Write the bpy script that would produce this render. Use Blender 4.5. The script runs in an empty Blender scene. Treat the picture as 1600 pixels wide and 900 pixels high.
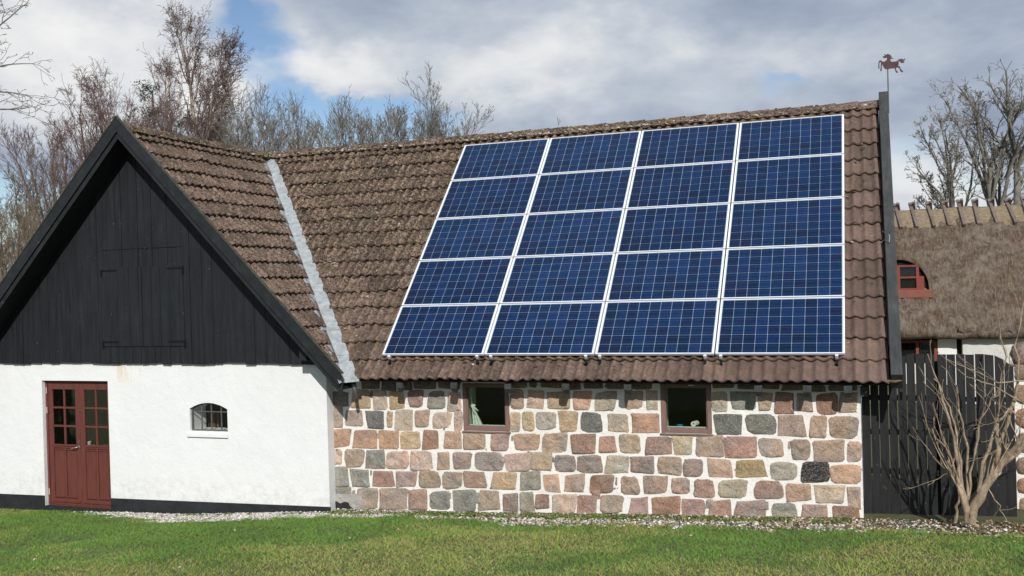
import bpy, bmesh, math, random
import numpy as np
from mathutils import Vector, Matrix
random.seed(7); RS=np.random.RandomState(11)
S=bpy.context.scene; COL=S.collection
PI=math.pi; rad=math.radians
# ------------------------------------------------------------------ camera
YAW,PITCH,ROLL,FPX=0.35031,-0.00377,-0.02844,1526.1
CAM=np.array([6.97137,-13.24721,1.00586]); TH=0.8004
def _rot(yaw,pitch,roll):
    cy,sy=math.cos(yaw),math.sin(yaw)
    r=np.array([cy,sy,0.]);f=np.array([-sy,cy,0.]);u=np.array([0,0,1.])
    f2=f*math.cos(pitch)+u*math.sin(pitch); u2=u*math.cos(pitch)-f*math.sin(pitch)
    return r*math.cos(roll)+u2*math.sin(roll), u2*math.cos(roll)-r*math.sin(roll), f2
CR,CU,CF=_rot(YAW,PITCH,ROLL)
def ray(x,y): return CR*(x-800)/FPX-CU*(y-450)/FPX+CF
def at(x,y,Y):
    r=ray(x,y); t=(Y-CAM[1])/r[1]; return CAM+t*r
def atX(x,y,X):
    r=ray(x,y); t=(X-CAM[0])/r[0]; return CAM+t*r
cd=bpy.data.cameras.new('camera'); cam=bpy.data.objects.new('camera',cd); COL.objects.link(cam)
cd.sensor_width=36; cd.lens=FPX/1600*36; cd.clip_end=3000; cd.clip_start=.1
M=Matrix([[CR[i],CU[i],-CF[i],CAM[i]] for i in range(3)]+[[0,0,0,1]])
cam.matrix_world=M; S.camera=cam
S.view_settings.view_transform='Standard'; S.view_settings.look='None'; S.view_settings.exposure=0; S.view_settings.gamma=1
S.render.resolution_x=1024; S.render.resolution_y=576
# ------------------------------------------------------------------ helpers
def srgb(r,g,b):
    f=lambda c:(c/255/12.92 if c/255<=.04045 else ((c/255+.055)/1.055)**2.4)
    return (f(r),f(g),f(b))
def tag(o,label=None,cat=None,group=None,kind=None):
    if label:o['label']=label
    if cat:o['category']=cat
    if group:o['group']=group
    if kind:o['kind']=kind
    return o
def empty(name,loc,label=None,cat=None,group=None,rot=(0,0,0)):
    o=bpy.data.objects.new(name,None); COL.objects.link(o); o.location=[float(v) for v in loc]; o.rotation_euler=rot
    o.empty_display_size=.1
    return tag(o,label,cat,group)
def mkmesh(name,V,F,mat=None,cols=None,smooth=False):
    me=bpy.data.meshes.new(name)
    V=np.asarray(V,dtype=np.float32).reshape(-1,3)
    if isinstance(F,np.ndarray):
        n,k=F.shape
        me.vertices.add(len(V)); me.vertices.foreach_set('co',V.ravel())
        me.loops.add(n*k); me.loops.foreach_set('vertex_index',F.astype(np.int32).ravel())
        me.polygons.add(n); me.polygons.foreach_set('loop_start',np.arange(0,n*k,k,dtype=np.int32))
        try: me.polygons.foreach_set('loop_total',np.full(n,k,dtype=np.int32))
        except Exception: pass
        me.update(calc_edges=True); me.validate()
    else:
        me.from_pydata(V.tolist(),[],F); me.update()
    if cols is not None:
        c=np.ones((len(V),4),dtype=np.float32); c[:,:3]=np.asarray(cols)
        a=me.color_attributes.new('Col','FLOAT_COLOR','POINT'); a.data.foreach_set('color',c.ravel())
    if smooth: me.polygons.foreach_set('use_smooth',np.ones(len(me.polygons),dtype=bool))
    if mat: me.materials.append(mat)
    return me
def worg(p):
    v=Vector((0,0,0))
    while p is not None: v+=p.location; p=p.parent
    return v
def part(name,V,F,mat,parent=None,cols=None,smooth=False,local=False,label=None):
    V=np.asarray(V,dtype=np.float64).reshape(-1,3)
    if parent is not None and not local: V=V-np.array(worg(parent))
    o=bpy.data.objects.new(name,mkmesh(name,V,F,mat,cols,smooth)); COL.objects.link(o)
    if parent is not None:o.parent=parent
    if label:o['label']=label
    return o
class MB:
    def __init__(s): s.V=[];s.F=[];s.C=[]
    def add(s,V,F,c=None):
        b=len(s.V); s.V+= [tuple(map(float,v)) for v in V]; s.F+=[tuple(i+b for i in f) for f in F]
        s.C+=[c if c is not None else (1,1,1)]*len(V)
    def box(s,x0,x1,y0,y1,z0,z1,c=None,ch=0):
        if ch<=0:
            V=[(x,y,z) for x in(x0,x1) for y in(y0,y1) for z in(z0,z1)]
            s.add(V,[(0,1,3,2),(4,6,7,5),(0,4,5,1),(2,3,7,6),(0,2,6,4),(1,5,7,3)],c)
        else:
            bm=bmesh.new(); bmesh.ops.create_cube(bm,size=1)
            for v in bm.verts: v.co=Vector(((x0+x1)/2+v.co.x*(x1-x0),(y0+y1)/2+v.co.y*(y1-y0),(z0+z1)/2+v.co.z*(z1-z0)))
            bmesh.ops.bevel(bm,geom=bm.edges[:],offset=ch,segments=1,affect='EDGES')
            s.bm(bm,c)
    def bm(s,bm,c=None):
        bm.verts.index_update()
        s.add([v.co[:] for v in bm.verts],[[v.index for v in f.verts] for f in bm.faces],c); bm.free()
    def bar(s,a,b,w,h,up=(0,0,1),c=None):
        a=Vector(a);b=Vector(b);d=(b-a).normalized();u=Vector(up);r=d.cross(u).normalized();u=r.cross(d)
        V=[];
        for p in(a,b):
            for i,j in((-1,-1),(1,-1),(1,1),(-1,1)): V.append(p+r*i*w/2+u*j*h/2)
        s.add(V,[(0,1,2,3),(7,6,5,4),(0,4,5,1),(1,5,6,2),(2,6,7,3),(3,7,4,0)],c)
    def tube(s,pts,rs,n=6,c=None):
        V,F=tube(pts,rs,n); s.add(V,F,c)
    def poly(s,P,y0,y1,c=None):   # outline in xz extruded between y0,y1
        n=len(P); V=[(x,y0,z) for x,z in P]+[(x,y1,z) for x,z in P]
        F=[tuple(range(n)),tuple(range(2*n-1,n-1,-1))]+[(i,i+n,(i+1)%n+n,(i+1)%n) for i in range(n)]
        s.add(V,F,c)
    def build(s,name,mat,parent=None,cols=False,smooth=False,local=False,label=None):
        return part(name,s.V,s.F,mat,parent,s.C if cols else None,smooth,local,label)
def tube(pts,rs,n=5):
    P=np.array(pts,float); m=len(P)
    if np.isscalar(rs): rs=[rs]*m
    T=np.gradient(P,axis=0); T/=np.linalg.norm(T,axis=1)[:,None]+1e-9
    ref=np.array([0,0,1.]) if abs(T[0][2])<.8 else np.array([1.,0,0])
    A=np.cross(T,ref); A/=np.linalg.norm(A,axis=1)[:,None]+1e-9; B=np.cross(T,A)
    an=np.arange(n)*2*PI/n
    V=(P[:,None,:]+np.array(rs)[:,None,None]*(A[:,None,:]*np.cos(an)[None,:,None]+B[:,None,:]*np.sin(an)[None,:,None])).reshape(-1,3)
    F=[(i*n+j,i*n+(j+1)%n,(i+1)*n+(j+1)%n,(i+1)*n+j) for i in range(m-1) for j in range(n)]
    F.append(tuple(range(n-1,-1,-1))); F.append(tuple((m-1)*n+j for j in range(n)))
    return V.tolist(),F
def h3(ix,iy,iz,seed=0):
    n=(ix*374761393+iy*668265263+iz*2147483647+seed*1274126177)&0xffffffff
    n=((n^(n>>13))*1274126177)&0xffffffff
    return ((n^(n>>16))&0xffff)/65535.
def vnoise(p,scale=1.,seed=0):
    p=np.asarray(p,float)*scale; i=np.floor(p).astype(np.int64); f=p-i; f=f*f*(3-2*f); r=0
    for a in(0,1):
        for b in(0,1):
            for c in(0,1):
                w=(f[...,0] if a else 1-f[...,0])*(f[...,1] if b else 1-f[...,1])*(f[...,2] if c else 1-f[...,2])
                r=r+w*h3(i[...,0]+a,i[...,1]+b,i[...,2]+c,seed)
    return r
# ------------------------------------------------------------------ materials
class NT:
    def __init__(s,name):
        s.m=bpy.data.materials.new(name); s.m.use_nodes=True; s.t=s.m.node_tree; s.t.nodes.clear()
        s.out=s.n('ShaderNodeOutputMaterial'); s.b=s.n('ShaderNodeBsdfPrincipled'); s.l(s.b.outputs[0],s.out.inputs[0])
        s.tc=s.n('ShaderNodeTexCoord')
    def n(s,t,**k):
        x=s.t.nodes.new(t)
        for a,b in k.items(): setattr(x,a,b)
        return x
    def l(s,a,b): s.t.links.new(a,b)
    def noise(s,scale,detail=4,rough=.6,stretch=None,seed=0,coord='Object',dist=0):
        n=s.n('ShaderNodeTexNoise'); n.inputs['Scale'].default_value=scale; n.inputs['Detail'].default_value=detail; n.inputs['Roughness'].default_value=rough; n.inputs['Distortion'].default_value=dist
        mp=s.n('ShaderNodeMapping'); mp.inputs['Location'].default_value=(seed*3.1,seed*1.7,seed*2.3)
        if stretch: mp.inputs['Scale'].default_value=stretch
        s.l(s.tc.outputs[coord],mp.inputs[0]); s.l(mp.outputs[0],n.inputs['Vector'])
        return n.outputs['Fac']
    def ramp(s,fac,stops,interp='LINEAR'):
        r=s.n('ShaderNodeValToRGB'); e=r.color_ramp; e.interpolation=interp
        while len(e.elements)<len(stops): e.elements.new(.5)
        for el,(p,c) in zip(e.elements,stops): el.position=p; el.color=tuple(c)+(1,) if len(c)==3 else c
        s.l(fac,r.inputs[0]); return r.outputs[0]
    def mix(s,fac,a,b,mode='MIX'):
        m=s.n('ShaderNodeMix',data_type='RGBA',blend_type=mode)
        for sock,v in((m.inputs[0],fac),(m.inputs[6],a),(m.inputs[7],b)):
            if hasattr(v,'is_linked') or hasattr(v,'links'): s.l(v,sock)
            else: sock.default_value=(tuple(v)+(1,)) if isinstance(v,(tuple,list)) and len(v)==3 else v
        return m.outputs[2]
    def math(s,op,a,b=0,clamp=False):
        m=s.n('ShaderNodeMath',operation=op,use_clamp=clamp)
        for sock,v in((m.inputs[0],a),(m.inputs[1],b)):
            if hasattr(v,'links'): s.l(v,sock)
            else: sock.default_value=v
        return m.outputs[0]
    def attr(s,name='Col'): a=s.n('ShaderNodeAttribute',attribute_name=name); return a.outputs['Color']
    def col(s,c):
        if hasattr(c,'links'): s.l(c,s.b.inputs['Base Color'])
        else: s.b.inputs['Base Color'].default_value=tuple(c)+(1,)
    def rough(s,v):
        if hasattr(v,'links'): s.l(v,s.b.inputs['Roughness'])
        else: s.b.inputs['Roughness'].default_value=v
    def bump(s,h,strength=.5,dist=.01):
        b=s.n('ShaderNodeBump'); b.inputs['Strength'].default_value=strength; b.inputs['Distance'].default_value=dist
        s.l(h,b.inputs['Height']); s.l(b.outputs[0],s.b.inputs['Normal'])
K=(0,0,0);W1=(1,1,1)
def simple(name,c,rough=.6,var=.15,scale=8,bump=0,metal=0,stretch=None,spec=.3,bd=.01):
    t=NT(name); n=t.noise(scale,5,.65,stretch)
    lo=tuple(x*(1-var) for x in c); hi=tuple(min(1,x*(1+var)) for x in c)
    t.col(t.ramp(n,[(.3,lo),(.7,hi)])); t.rough(rough); t.b.inputs['Metallic'].default_value=metal
    t.b.inputs['Specular IOR Level'].default_value=spec
    if bump: t.bump(t.noise(scale*4,4,.6,stretch,seed=2),bump,bd)
    return t.m
# roof tile: colour attribute carries each tile's own tone, noise adds lichen / moss / pits
def tile_mat():
    t=NT('weathered_tile'); c=t.attr()
    n1=t.noise(9,6,.7); c=t.mix(t.ramp(n1,[(.35,K),(.7,W1)]),c,t.mix(1.0,c,(1.35,1.27,1.2),'MULTIPLY'))
    at_=t.n('ShaderNodeAttribute',attribute_name='Age'); age=at_.outputs['Fac']
    fl=t.ramp(t.noise(19,3,.62,(1,.75,.75),seed=13),[(.40,(.52,.50,.48)),(.50,(1.,1.,1.)),(.60,(1.5,1.42,1.34))])
    c=t.mix(t.math('MULTIPLY',age,.95),c,t.mix(1.,c,fl,'MULTIPLY'))
    pit=t.ramp(t.noise(42,3,.6,(1,.8,.8),seed=3),[(.42,W1),(.48,K)]); pit=t.math('MULTIPLY',pit,age)
    c=t.mix(pit,c,(.022,.016,.012))
    moss=t.math('MULTIPLY',t.ramp(t.noise(4.2,5,.75,seed=5),[(.54,K),(.66,W1)]),t.math('MULTIPLY',age,.45))
    c=t.mix(moss,c,(.085,.075,.03))
    lich=t.ramp(t.noise(15,4,.7,seed=8),[(.62,K),(.70,W1)]); lich=t.math('MULTIPLY',lich,t.math('MULTIPLY',age,.6))
    c=t.mix(lich,c,(.42,.40,.34))
    t.col(c); t.rough(.9); t.b.inputs['Specular IOR Level'].default_value=.15
    t.bump(t.math('ADD',t.noise(60,5,.7),t.math('MULTIPLY',t.noise(18,3,.6),1.5)),.9,.016)
    return t.m
M_TILE=tile_mat()
def stone_mat():
    t=NT('granite_stone'); c=t.attr()
    a=t.noise(16,6,.75); c=t.mix(t.ramp(a,[(.3,K),(.7,W1)]),t.mix(1.,c,(.72,.72,.74),'MULTIPLY'),t.mix(1.,c,(1.22,1.18,1.14),'MULTIPLY'))
    sp=t.ramp(t.noise(62,3,.6,seed=4),[(.36,W1),(.5,K)]); c=t.mix(t.math('MULTIPLY',sp,.5),c,(.07,.06,.052))
    sp2=t.ramp(t.noise(55,3,.6,seed=9),[(.5,K),(.66,W1)]); c=t.mix(t.math('MULTIPLY',sp2,.42),c,(.52,.47,.41))
    t.col(c); t.rough(.85); t.b.inputs['Specular IOR Level'].default_value=.25
    t.bump(t.math('ADD',t.noise(22,6,.7,seed=6),t.math('MULTIPLY',t.noise(80,3,.6,seed=7),.35)),.9,.03)
    return t.m
M_STONE=stone_mat()
def plaster(name,c,dirt=.1,b=.25):
    t=NT(name); n=t.noise(2.2,6,.7); cc=t.ramp(n,[(.3,tuple(x*(1-dirt) for x in c)),(.65,c)])
    st=t.ramp(t.noise(5,4,.7,(1.6,1.6,.25),seed=3),[(.62,K),(.8,W1)]); cc=t.mix(t.math('MULTIPLY',st,dirt*1.6),cc,(.55,.5,.4))
    t.col(cc); t.rough(.9); t.b.inputs['Specular IOR Level'].default_value=.2
    t.bump(t.math('ADD',t.noise(7,5,.6,seed=1),t.math('MULTIPLY',t.noise(50,4,.6,seed=2),.4)),b,.03); return t.m
M_MORTAR=plaster('lime_mortar',(.80,.78,.73),.1,.8)
def gable_plaster():
    t=NT('white_plaster'); n=t.noise(1.7,6,.7); cc=t.ramp(n,[(.3,(.70,.715,.705)),(.65,(.745,.755,.745))])
    # rust and soot runs below the boarding (local wear)
    sx=t.n('ShaderNodeSeparateXYZ'); t.l(t.tc.outputs['Object'],sx.inputs[0])
    def band(v,a,b,c_,d): # smooth box
        r=t.n('ShaderNodeMapRange'); r.interpolation_type='SMOOTHSTEP'; 
        t.l(v,r.inputs[0]); r.inputs[1].default_value=a; r.inputs[2].default_value=b; r.inputs[3].default_value=0; r.inputs[4].default_value=1
        q=t.n('ShaderNodeMapRange'); q.interpolation_type='SMOOTHSTEP'
        t.l(v,q.inputs[0]); q.inputs[1].default_value=c_; q.inputs[2].default_value=d; q.inputs[3].default_value=1; q.inputs[4].default_value=0
        return t.math('MULTIPLY',r.outputs[0],q.outputs[0])
    run=t.math('MULTIPLY',band(sx.outputs[0],-5.3,-5.1,-4.8,-4.5),band(sx.outputs[2],1.75,2.25,2.7,2.9))
    run=t.math('MULTIPLY',run,t.ramp(t.noise(9,3,.6,(1,1,.08),seed=2),[(.45,K),(.62,W1)]))
    cc=t.mix(t.math('MULTIPLY',run,.5),cc,(.62,.42,.2))
    soot=t.math('MULTIPLY',band(sx.outputs[2],1.5,2.3,2.7,2.9),t.ramp(t.noise(7,4,.7,(1,1,.1),seed=5),[(.55,K),(.75,W1)]))
    cc=t.mix(t.math('MULTIPLY',soot,.12),cc,(.4,.38,.33))
    low=t.math('MULTIPLY',band(sx.outputs[2],-.8,-.6,.1,.5),t.ramp(t.noise(10,5,.7,seed=8),[(.45,K),(.7,W1)]))
    cc=t.mix(t.math('MULTIPLY',low,.5),cc,(.5,.48,.42))
    t.col(cc); t.rough(.9); t.b.inputs['Specular IOR Level'].default_value=.2
    t.bump(t.math('ADD',t.noise(4,5,.6,seed=1),t.math('MULTIPLY',t.noise(40,4,.6,seed=2),.3)),.35,.04); return t.m
M_WHITE=gable_plaster()
def blackwood(name,c,stretch=(6,6,.5)):
    t=NT(name); n=t.noise(3,6,.7,stretch); n2=t.noise(1.3,4,.7,seed=4)
    cc=t.ramp(n,[(.25,tuple(x*.55 for x in c)),(.55,c),(.8,tuple(x*1.7 for x in c))])
    cc=t.mix(t.ramp(n2,[(.5,K),(.75,W1)]),cc,t.mix(1.,cc,(1.5,1.55,1.5),'MULTIPLY'))
    kn=t.ramp(t.noise(11,2,.5,seed=9),[(.72,K),(.76,W1)]); cc=t.mix(t.math('MULTIPLY',kn,.35),cc,(.12,.13,.13))
    t.col(cc); t.rough(t.ramp(n,[(.3,(.5,)*3),(.7,(.75,)*3)])); t.b.inputs['Specular IOR Level'].default_value=.3
    t.bump(t.noise(14,6,.7,stretch,seed=1),.6,.006); return t.m
M_BLACK=blackwood('black_tarred_board',(.0125,.0145,.0175))
M_BARGE=blackwood('black_painted_board',(.016,.019,.021),(2,2,2))
M_VERGE=blackwood('grey_weathered_board',(.045,.048,.048),(5,1.2,1.2))
M_FENCE=blackwood('black_fence_board',(.015,.015,.016))
M_DARK=simple('dark_recess',(.012,.011,.01),.9)  # near-black for backings; stands in for shade at the thatched house openings
M_PLINTH=simple('black_tar_plinth',(.02,.022,.025),.6,.35,5,.5,bd=.02)
M_CEMENT=simple('grey_cement',(.38,.36,.33),.9,.25,14,.8,bd=.02)
M_ALU=simple('silver_aluminium',(.72,.74,.76),.5,.05,5,spec=.4)
M_ALUDARK=simple('dull_aluminium',(.42,.42,.42),.5,.1,5,metal=.5)
M_BACK=simple('pale_cell_backing',(.34,.45,.58),.25,.04,5,spec=.5)
M_LEAD=simple('lead_sheet',(.36,.39,.40),.6,.3,11,.5,metal=.25,bd=.01)
M_LEADO=simple('old_zinc',(.16,.17,.18),.5,.3,9,.3,metal=.4)
M_RED=simple('oxblood_paint',(.125,.040,.030),.5,.2,6,.15,stretch=(3,3,.6),bd=.004)
M_REDB=simple('brick_red_paint',(.20,.045,.03),.6,.15,6)
M_WFRAME=simple('mauve_brown_paint',(.20,.125,.105),.55,.1,8,.1,bd=.003)
M_IRON=simple('grey_iron',(.09,.095,.095),.6,.25,15)
M_BLKIRON=simple('black_iron',(.006,.006,.007),.5,.2,15)
M_RUST=simple('rusty_steel',(.085,.045,.042),.8,.3,12)
M_STEEL=simple('door_steel',(.55,.5,.42),.3,.1,9,metal=.9)
M_CLOTH=simple('white_cotton',(.72,.74,.68),.95,.06,20,.2)
M_WPAINT=simple('white_paint',(.74,.74,.7),.7,.05,6)
M_GREENW=simple('pale_green_wall',(.62,.66,.56),.9,.08,4)
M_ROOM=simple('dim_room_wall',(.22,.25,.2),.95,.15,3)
M_PAPER=simple('white_paper',(.75,.74,.7),.95,.04,9)
M_BLUEP=simple('blue_plastic',(.03,.25,.5),.35,.05,9,spec=.5)
M_BROWNW=simple('brown_timber',(.16,.09,.055),.7,.2,6,stretch=(3,3,.4))
def glass(name,tint,mixf=1.0):
    t=NT(name); t.t.nodes.remove(t.b)
    tr=t.n('ShaderNodeBsdfTransparent'); tr.inputs[0].default_value=tuple(tint)+(1,)
    gl=t.n('ShaderNodeBsdfGlossy'); gl.inputs['Roughness'].default_value=.02
    fr=t.n('ShaderNodeFresnel'); fr.inputs[0].default_value=1.42
    nz=t.noise(1.5,2,.5); b=t.n('ShaderNodeBump'); b.inputs['Strength'].default_value=.05; b.inputs['Distance'].default_value=.02; t.l(nz,b.inputs['Height']); t.l(b.outputs[0],gl.inputs['Normal'])
    mx=t.n('ShaderNodeMixShader'); t.l(fr.outputs[0],mx.inputs[0]); t.l(tr.outputs[0],mx.inputs[1]); t.l(gl.outputs[0],mx.inputs[2])
    t.l(mx.outputs[0],t.out.inputs[0]); return t.m
M_GLASS=glass('window_glass',(.85,.9,.86)); M_GLASSD=glass('old_glass',(.94,.96,.95))
def cell_mat():
    t=NT('blue_solar_cell'); c=t.attr()
    v=t.n('ShaderNodeTexVoronoi'); v.inputs['Scale'].default_value=55; t.l(t.tc.outputs['Object'],v.inputs['Vector'])
    hs=t.n('ShaderNodeSeparateColor'); t.l(v.outputs['Color'],hs.inputs[0])
    c=t.mix(1.,c,t.ramp(hs.outputs[0],[(0,(.72,.76,.8)),(1,(1.35,1.3,1.22))]),'MULTIPLY')
    sx=t.n('ShaderNodeSeparateXYZ'); t.l(t.tc.outputs['Object'],sx.inputs[0])
    # two bus bars per cell row, along x  (cell pitch .1585, offset .0195)
    fr=t.math('FRACT',t.math('DIVIDE',t.math('SUBTRACT',sx.outputs[1],.0195),.1585))
    b1=t.math('LESS_THAN',t.math('ABSOLUTE',t.math('SUBTRACT',fr,.27)),.014)
    b2=t.math('LESS_THAN',t.math('ABSOLUTE',t.math('SUBTRACT',fr,.73)),.014)
    c=t.mix(t.math('MULTIPLY',t.math('ADD',b1,b2),.16),c,(.16,.22,.34))
    t.col(c); t.rough(.25); t.b.inputs['Specular IOR Level'].default_value=.12
    oi=t.n('ShaderNodeObjectInfo'); t.col(t.mix(1.,c,t.ramp(oi.outputs['Random'],[(0,(.82,.84,.88)),(1,(1.15,1.12,1.08))]),'MULTIPLY'))
    t.b.inputs['Coat Weight'].default_value=.25; t.b.inputs['Coat Roughness'].default_value=.06
    return t.m
M_CELL=cell_mat()
def bark(name,c1,c2,scale=6):
    t=NT(name); n=t.noise(scale,5,.7,(1,1,.5)); t.col(t.ramp(n,[(.35,c1),(.65,c2)])); t.rough(.9); t.bump(t.noise(scale*4,4,.6),.6,.01); return t.m
M_BARK=bark('grey_bark',(.10,.09,.075),(.26,.24,.20)); M_BIRCH=bark('birch_bark',(.16,.11,.085),(.46,.40,.34),4)
M_TWIGP=bark('purple_twigs',(.10,.06,.055),(.20,.13,.115)); M_TWIGG=bark('grey_twigs',(.12,.11,.09),(.27,.25,.205)); M_TWIGB=bark('brown_twigs',(.13,.10,.07),(.27,.21,.15))
M_SHRUB=bark('tan_shrub_bark',(.16,.12,.075),(.42,.33,.23),16)
M_NEEDLE=bark('dark_needles',(.02,.03,.014),(.055,.065,.03)); M_IVY=bark('ivy_leaves',(.045,.06,.018),(.12,.13,.05))
# ------------------------------------------------------------------ ground
GX=[-60,-8.5,-7.76,-5.17,-3.6,-2.34,-1.,-.4,.84,3.83,6.8,8.7,60]; GZ=[-2.85,-2.80,-2.77,-2.68,-2.63,-2.54,-2.45,-2.44,-2.40,-2.28,-2.17,-2.11,-2.05]
def gz(x,y):
    x=np.asarray(x,float); y=np.asarray(y,float)
    z=np.interp(x,GX,GZ); f=np.clip(-y,0,14)
    z=z+f*.085
    z=z-np.clip(y-1,0,8)*.03
    bump=(vnoise(np.stack([x,y,0*x],-1),1.1,3)-.5)*.05*np.clip(-y-.3,0,1)
    return z+bump
def ground():
    xs=np.concatenate([[-600,-200,-80,-40,-25],np.arange(-16,20,.25),[25,40,80,200,600]])
    ys=np.concatenate([[-400,-100,-40,-25],np.arange(-18,3,.25),np.arange(3,30,2),[40,80,200,600,1500]])
    X,Y=np.meshgrid(xs,ys); Z=gz(X,Y); nx,ny=len(xs),len(ys)
    V=np.stack([X,Y,Z],-1).reshape(-1,3)
    i=np.arange(nx*ny).reshape(ny,nx); F=np.stack([i[:-1,:-1],i[:-1,1:],i[1:,1:],i[1:,:-1]],-1).reshape(-1,4)
    t=NT('lawn_soil'); n=t.noise(1.2,6,.7); 
    c=t.ramp(n,[(.3,(.05,.075,.018)),(.5,(.075,.095,.025)),(.7,(.12,.115,.045))])
    c=t.mix(t.ramp(t.noise(30,4,.7,seed=2),[(.4,K),(.65,W1)]),c,(.10,.085,.05))
    t.col(c); t.rough(.95); t.bump(t.noise(40,5,.7),.8,.03)
    o=part('ground',V,F,t.m,smooth=True); tag(o,kind='structure')
ground()
SIDE_MASK=lambda x,y: ((y<-.01)|((x>-1.0)&(y<.20)))
def leafmat(name,rough=.8):
    t=NT(name); t.col(t.attr()); t.rough(rough); t.b.inputs['Specular IOR Level'].default_value=.2; return t.m
M_VC=leafmat('blade_tone')
M_VCS=leafmat('pebble_tone')
def border(x):   # how far the gravel / litter strip reaches from the wall
    return np.interp(x,[-9,-6.5,-5.5,-4.6,-3.6,-2.5,-1.2,0,1,3,5,6.8,9],[-.02,-.04,-.14,-.36,-.72,-.72,-.55,-.30,-.34,-.62,-.66,-.66,-.72])
def grass():
    n=480000
    # denser towards the part the photograph shows
    y=-RS.rand(n)**1.15*6.6-.02; x=RS.rand(n)*21-10.5
    P=np.stack([x,y,0*x],-1)
    edge=border(x)+(vnoise(P,5,8)-.5)*.5*np.clip(x+7,0,1)*.8
    patch=vnoise(P,2.2,31)
    keep=(y<edge)&((patch<.93)|(y<-1.2)); x,y=x[keep],y[keep]; P=P[keep]; n=len(x)
    z=gz(x,y)
    pn=vnoise(P,.55,5)*.55+vnoise(P,1.7,6)*.3+vnoise(P,6,7)*.15
    # drier towards the front and around the right; green belt in the middle left
    dry=np.clip((pn-.50)*3.6+.36+np.clip((-y-2.6)*.5,-.5,.5)+np.interp(x,[-8,-4,0,5,9],[-.3,-.1,.05,.12,.1])+np.exp(-((y+.7)/.5)**2)*.3,0,1)
    r=RS.rand(n)
    isdry=r<dry*.52
    g=np.stack([.088+.065*RS.rand(n),.166+.09*RS.rand(n),.028+.026*RS.rand(n)],-1)
    g*= (1.0+.35*vnoise(P,1.3,12))[:,None]
    yel=np.stack([.29+.16*RS.rand(n),.285+.13*RS.rand(n),.10+.07*RS.rand(n)],-1)
    c=np.where(isdry[:,None],yel,g*(1+dry[:,None]*np.array([.55,.22,.1])))
    h=(.015+.024*RS.rand(n))*(.7+.6*vnoise(P,2.5,14)); h=np.where(RS.rand(n)<.012,h*1.8,h)
    w=.003+.003*RS.rand(n); a=RS.rand(n)*2*PI; lean=RS.rand(n)**.7*2.2*h; la=RS.rand(n)*2*PI
    dx,dy=np.cos(a)*w,np.sin(a)*w
    B=np.stack([x,y,z-.004],-1)
    v0=B+np.stack([-dx,-dy,0*x],-1); v1=B+np.stack([dx,dy,0*x],-1)
    T=B+np.stack([np.cos(la)*lean,np.sin(la)*lean,h],-1)
    V=np.stack([v0,v1,T],1).reshape(-1,3); F=np.arange(3*n).reshape(n,3)
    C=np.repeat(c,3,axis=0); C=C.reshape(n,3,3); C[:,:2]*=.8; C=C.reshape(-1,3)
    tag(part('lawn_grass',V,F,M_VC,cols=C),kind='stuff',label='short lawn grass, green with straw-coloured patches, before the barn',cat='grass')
grass()
def pebbles(name,n,region,size,cols,label,cat,seed,flat=.6):
    R=np.random.RandomState(seed); x,y=region(R,n); n=len(x); z=gz(x,y)
    oc=np.array([[1,0,0],[0,1,0],[-1,0,0],[0,-1,0],[0,0,1.],[0,0,-1.]])
    Fo=np.array([[0,1,4],[1,2,4],[2,3,4],[3,0,4],[1,0,5],[2,1,5],[3,2,5],[0,3,5]])
    s=size[0]+(size[1]-size[0])*R.rand(n)**2
    sc=np.stack([s*(.7+.6*R.rand(n)),s*(.7+.6*R.rand(n)),s*flat*(.7+.6*R.rand(n))],-1)
    a=R.rand(n)*2*PI; ca,sa=np.cos(a),np.sin(a)
    V=oc[None]*(1+.25*(R.rand(n,6,1)-.5)); V=V*sc[:,None,:]
    V=np.stack([V[...,0]*ca[:,None]-V[...,1]*sa[:,None],V[...,0]*sa[:,None]+V[...,1]*ca[:,None],V[...,2]],-1)
    tl=(R.rand(n)-.5)*.8; V[...,2]+=V[...,0]*tl[:,None]
    V+=np.stack([x,y,z+s*flat*.35],-1)[:,None,:]
    F=(Fo[None]+6*np.arange(n)[:,None,None]).reshape(-1,3)
    c=np.array(cols)[R.randint(0,len(cols),n)]*(.75+.5*R.rand(n,1))
    tag(part(name,V.reshape(-1,3),F,M_VCS,cols=np.repeat(c,6,axis=0)),kind='stuff',label=label,cat=cat)
def reg_gravel(R,n):
    x=R.rand(n)*14.5-6.0; y=.38-R.rand(n)*1.2
    P=np.stack([x,y,0*x],-1); e=border(x)-.1+(vnoise(P,5,8)-.5)*.45
    p=np.interp(x,[-6,-5.5,-4.5,-.5,1.0,4,9],[.1,.3,1,.9,.38,.28,.07])
    k=(y>e)&SIDE_MASK(x,y)&(R.rand(n)<p*(.3+vnoise(P,3,19))); return x[k],y[k]
pebbles('gravel',46000,reg_gravel,(.009,.027),[(.56,.54,.49),(.72,.69,.63),(.42,.40,.37),(.42,.35,.30),(.26,.25,.24)],'grey gravel strip along the foot of the white and stone walls','gravel',3)
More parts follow.
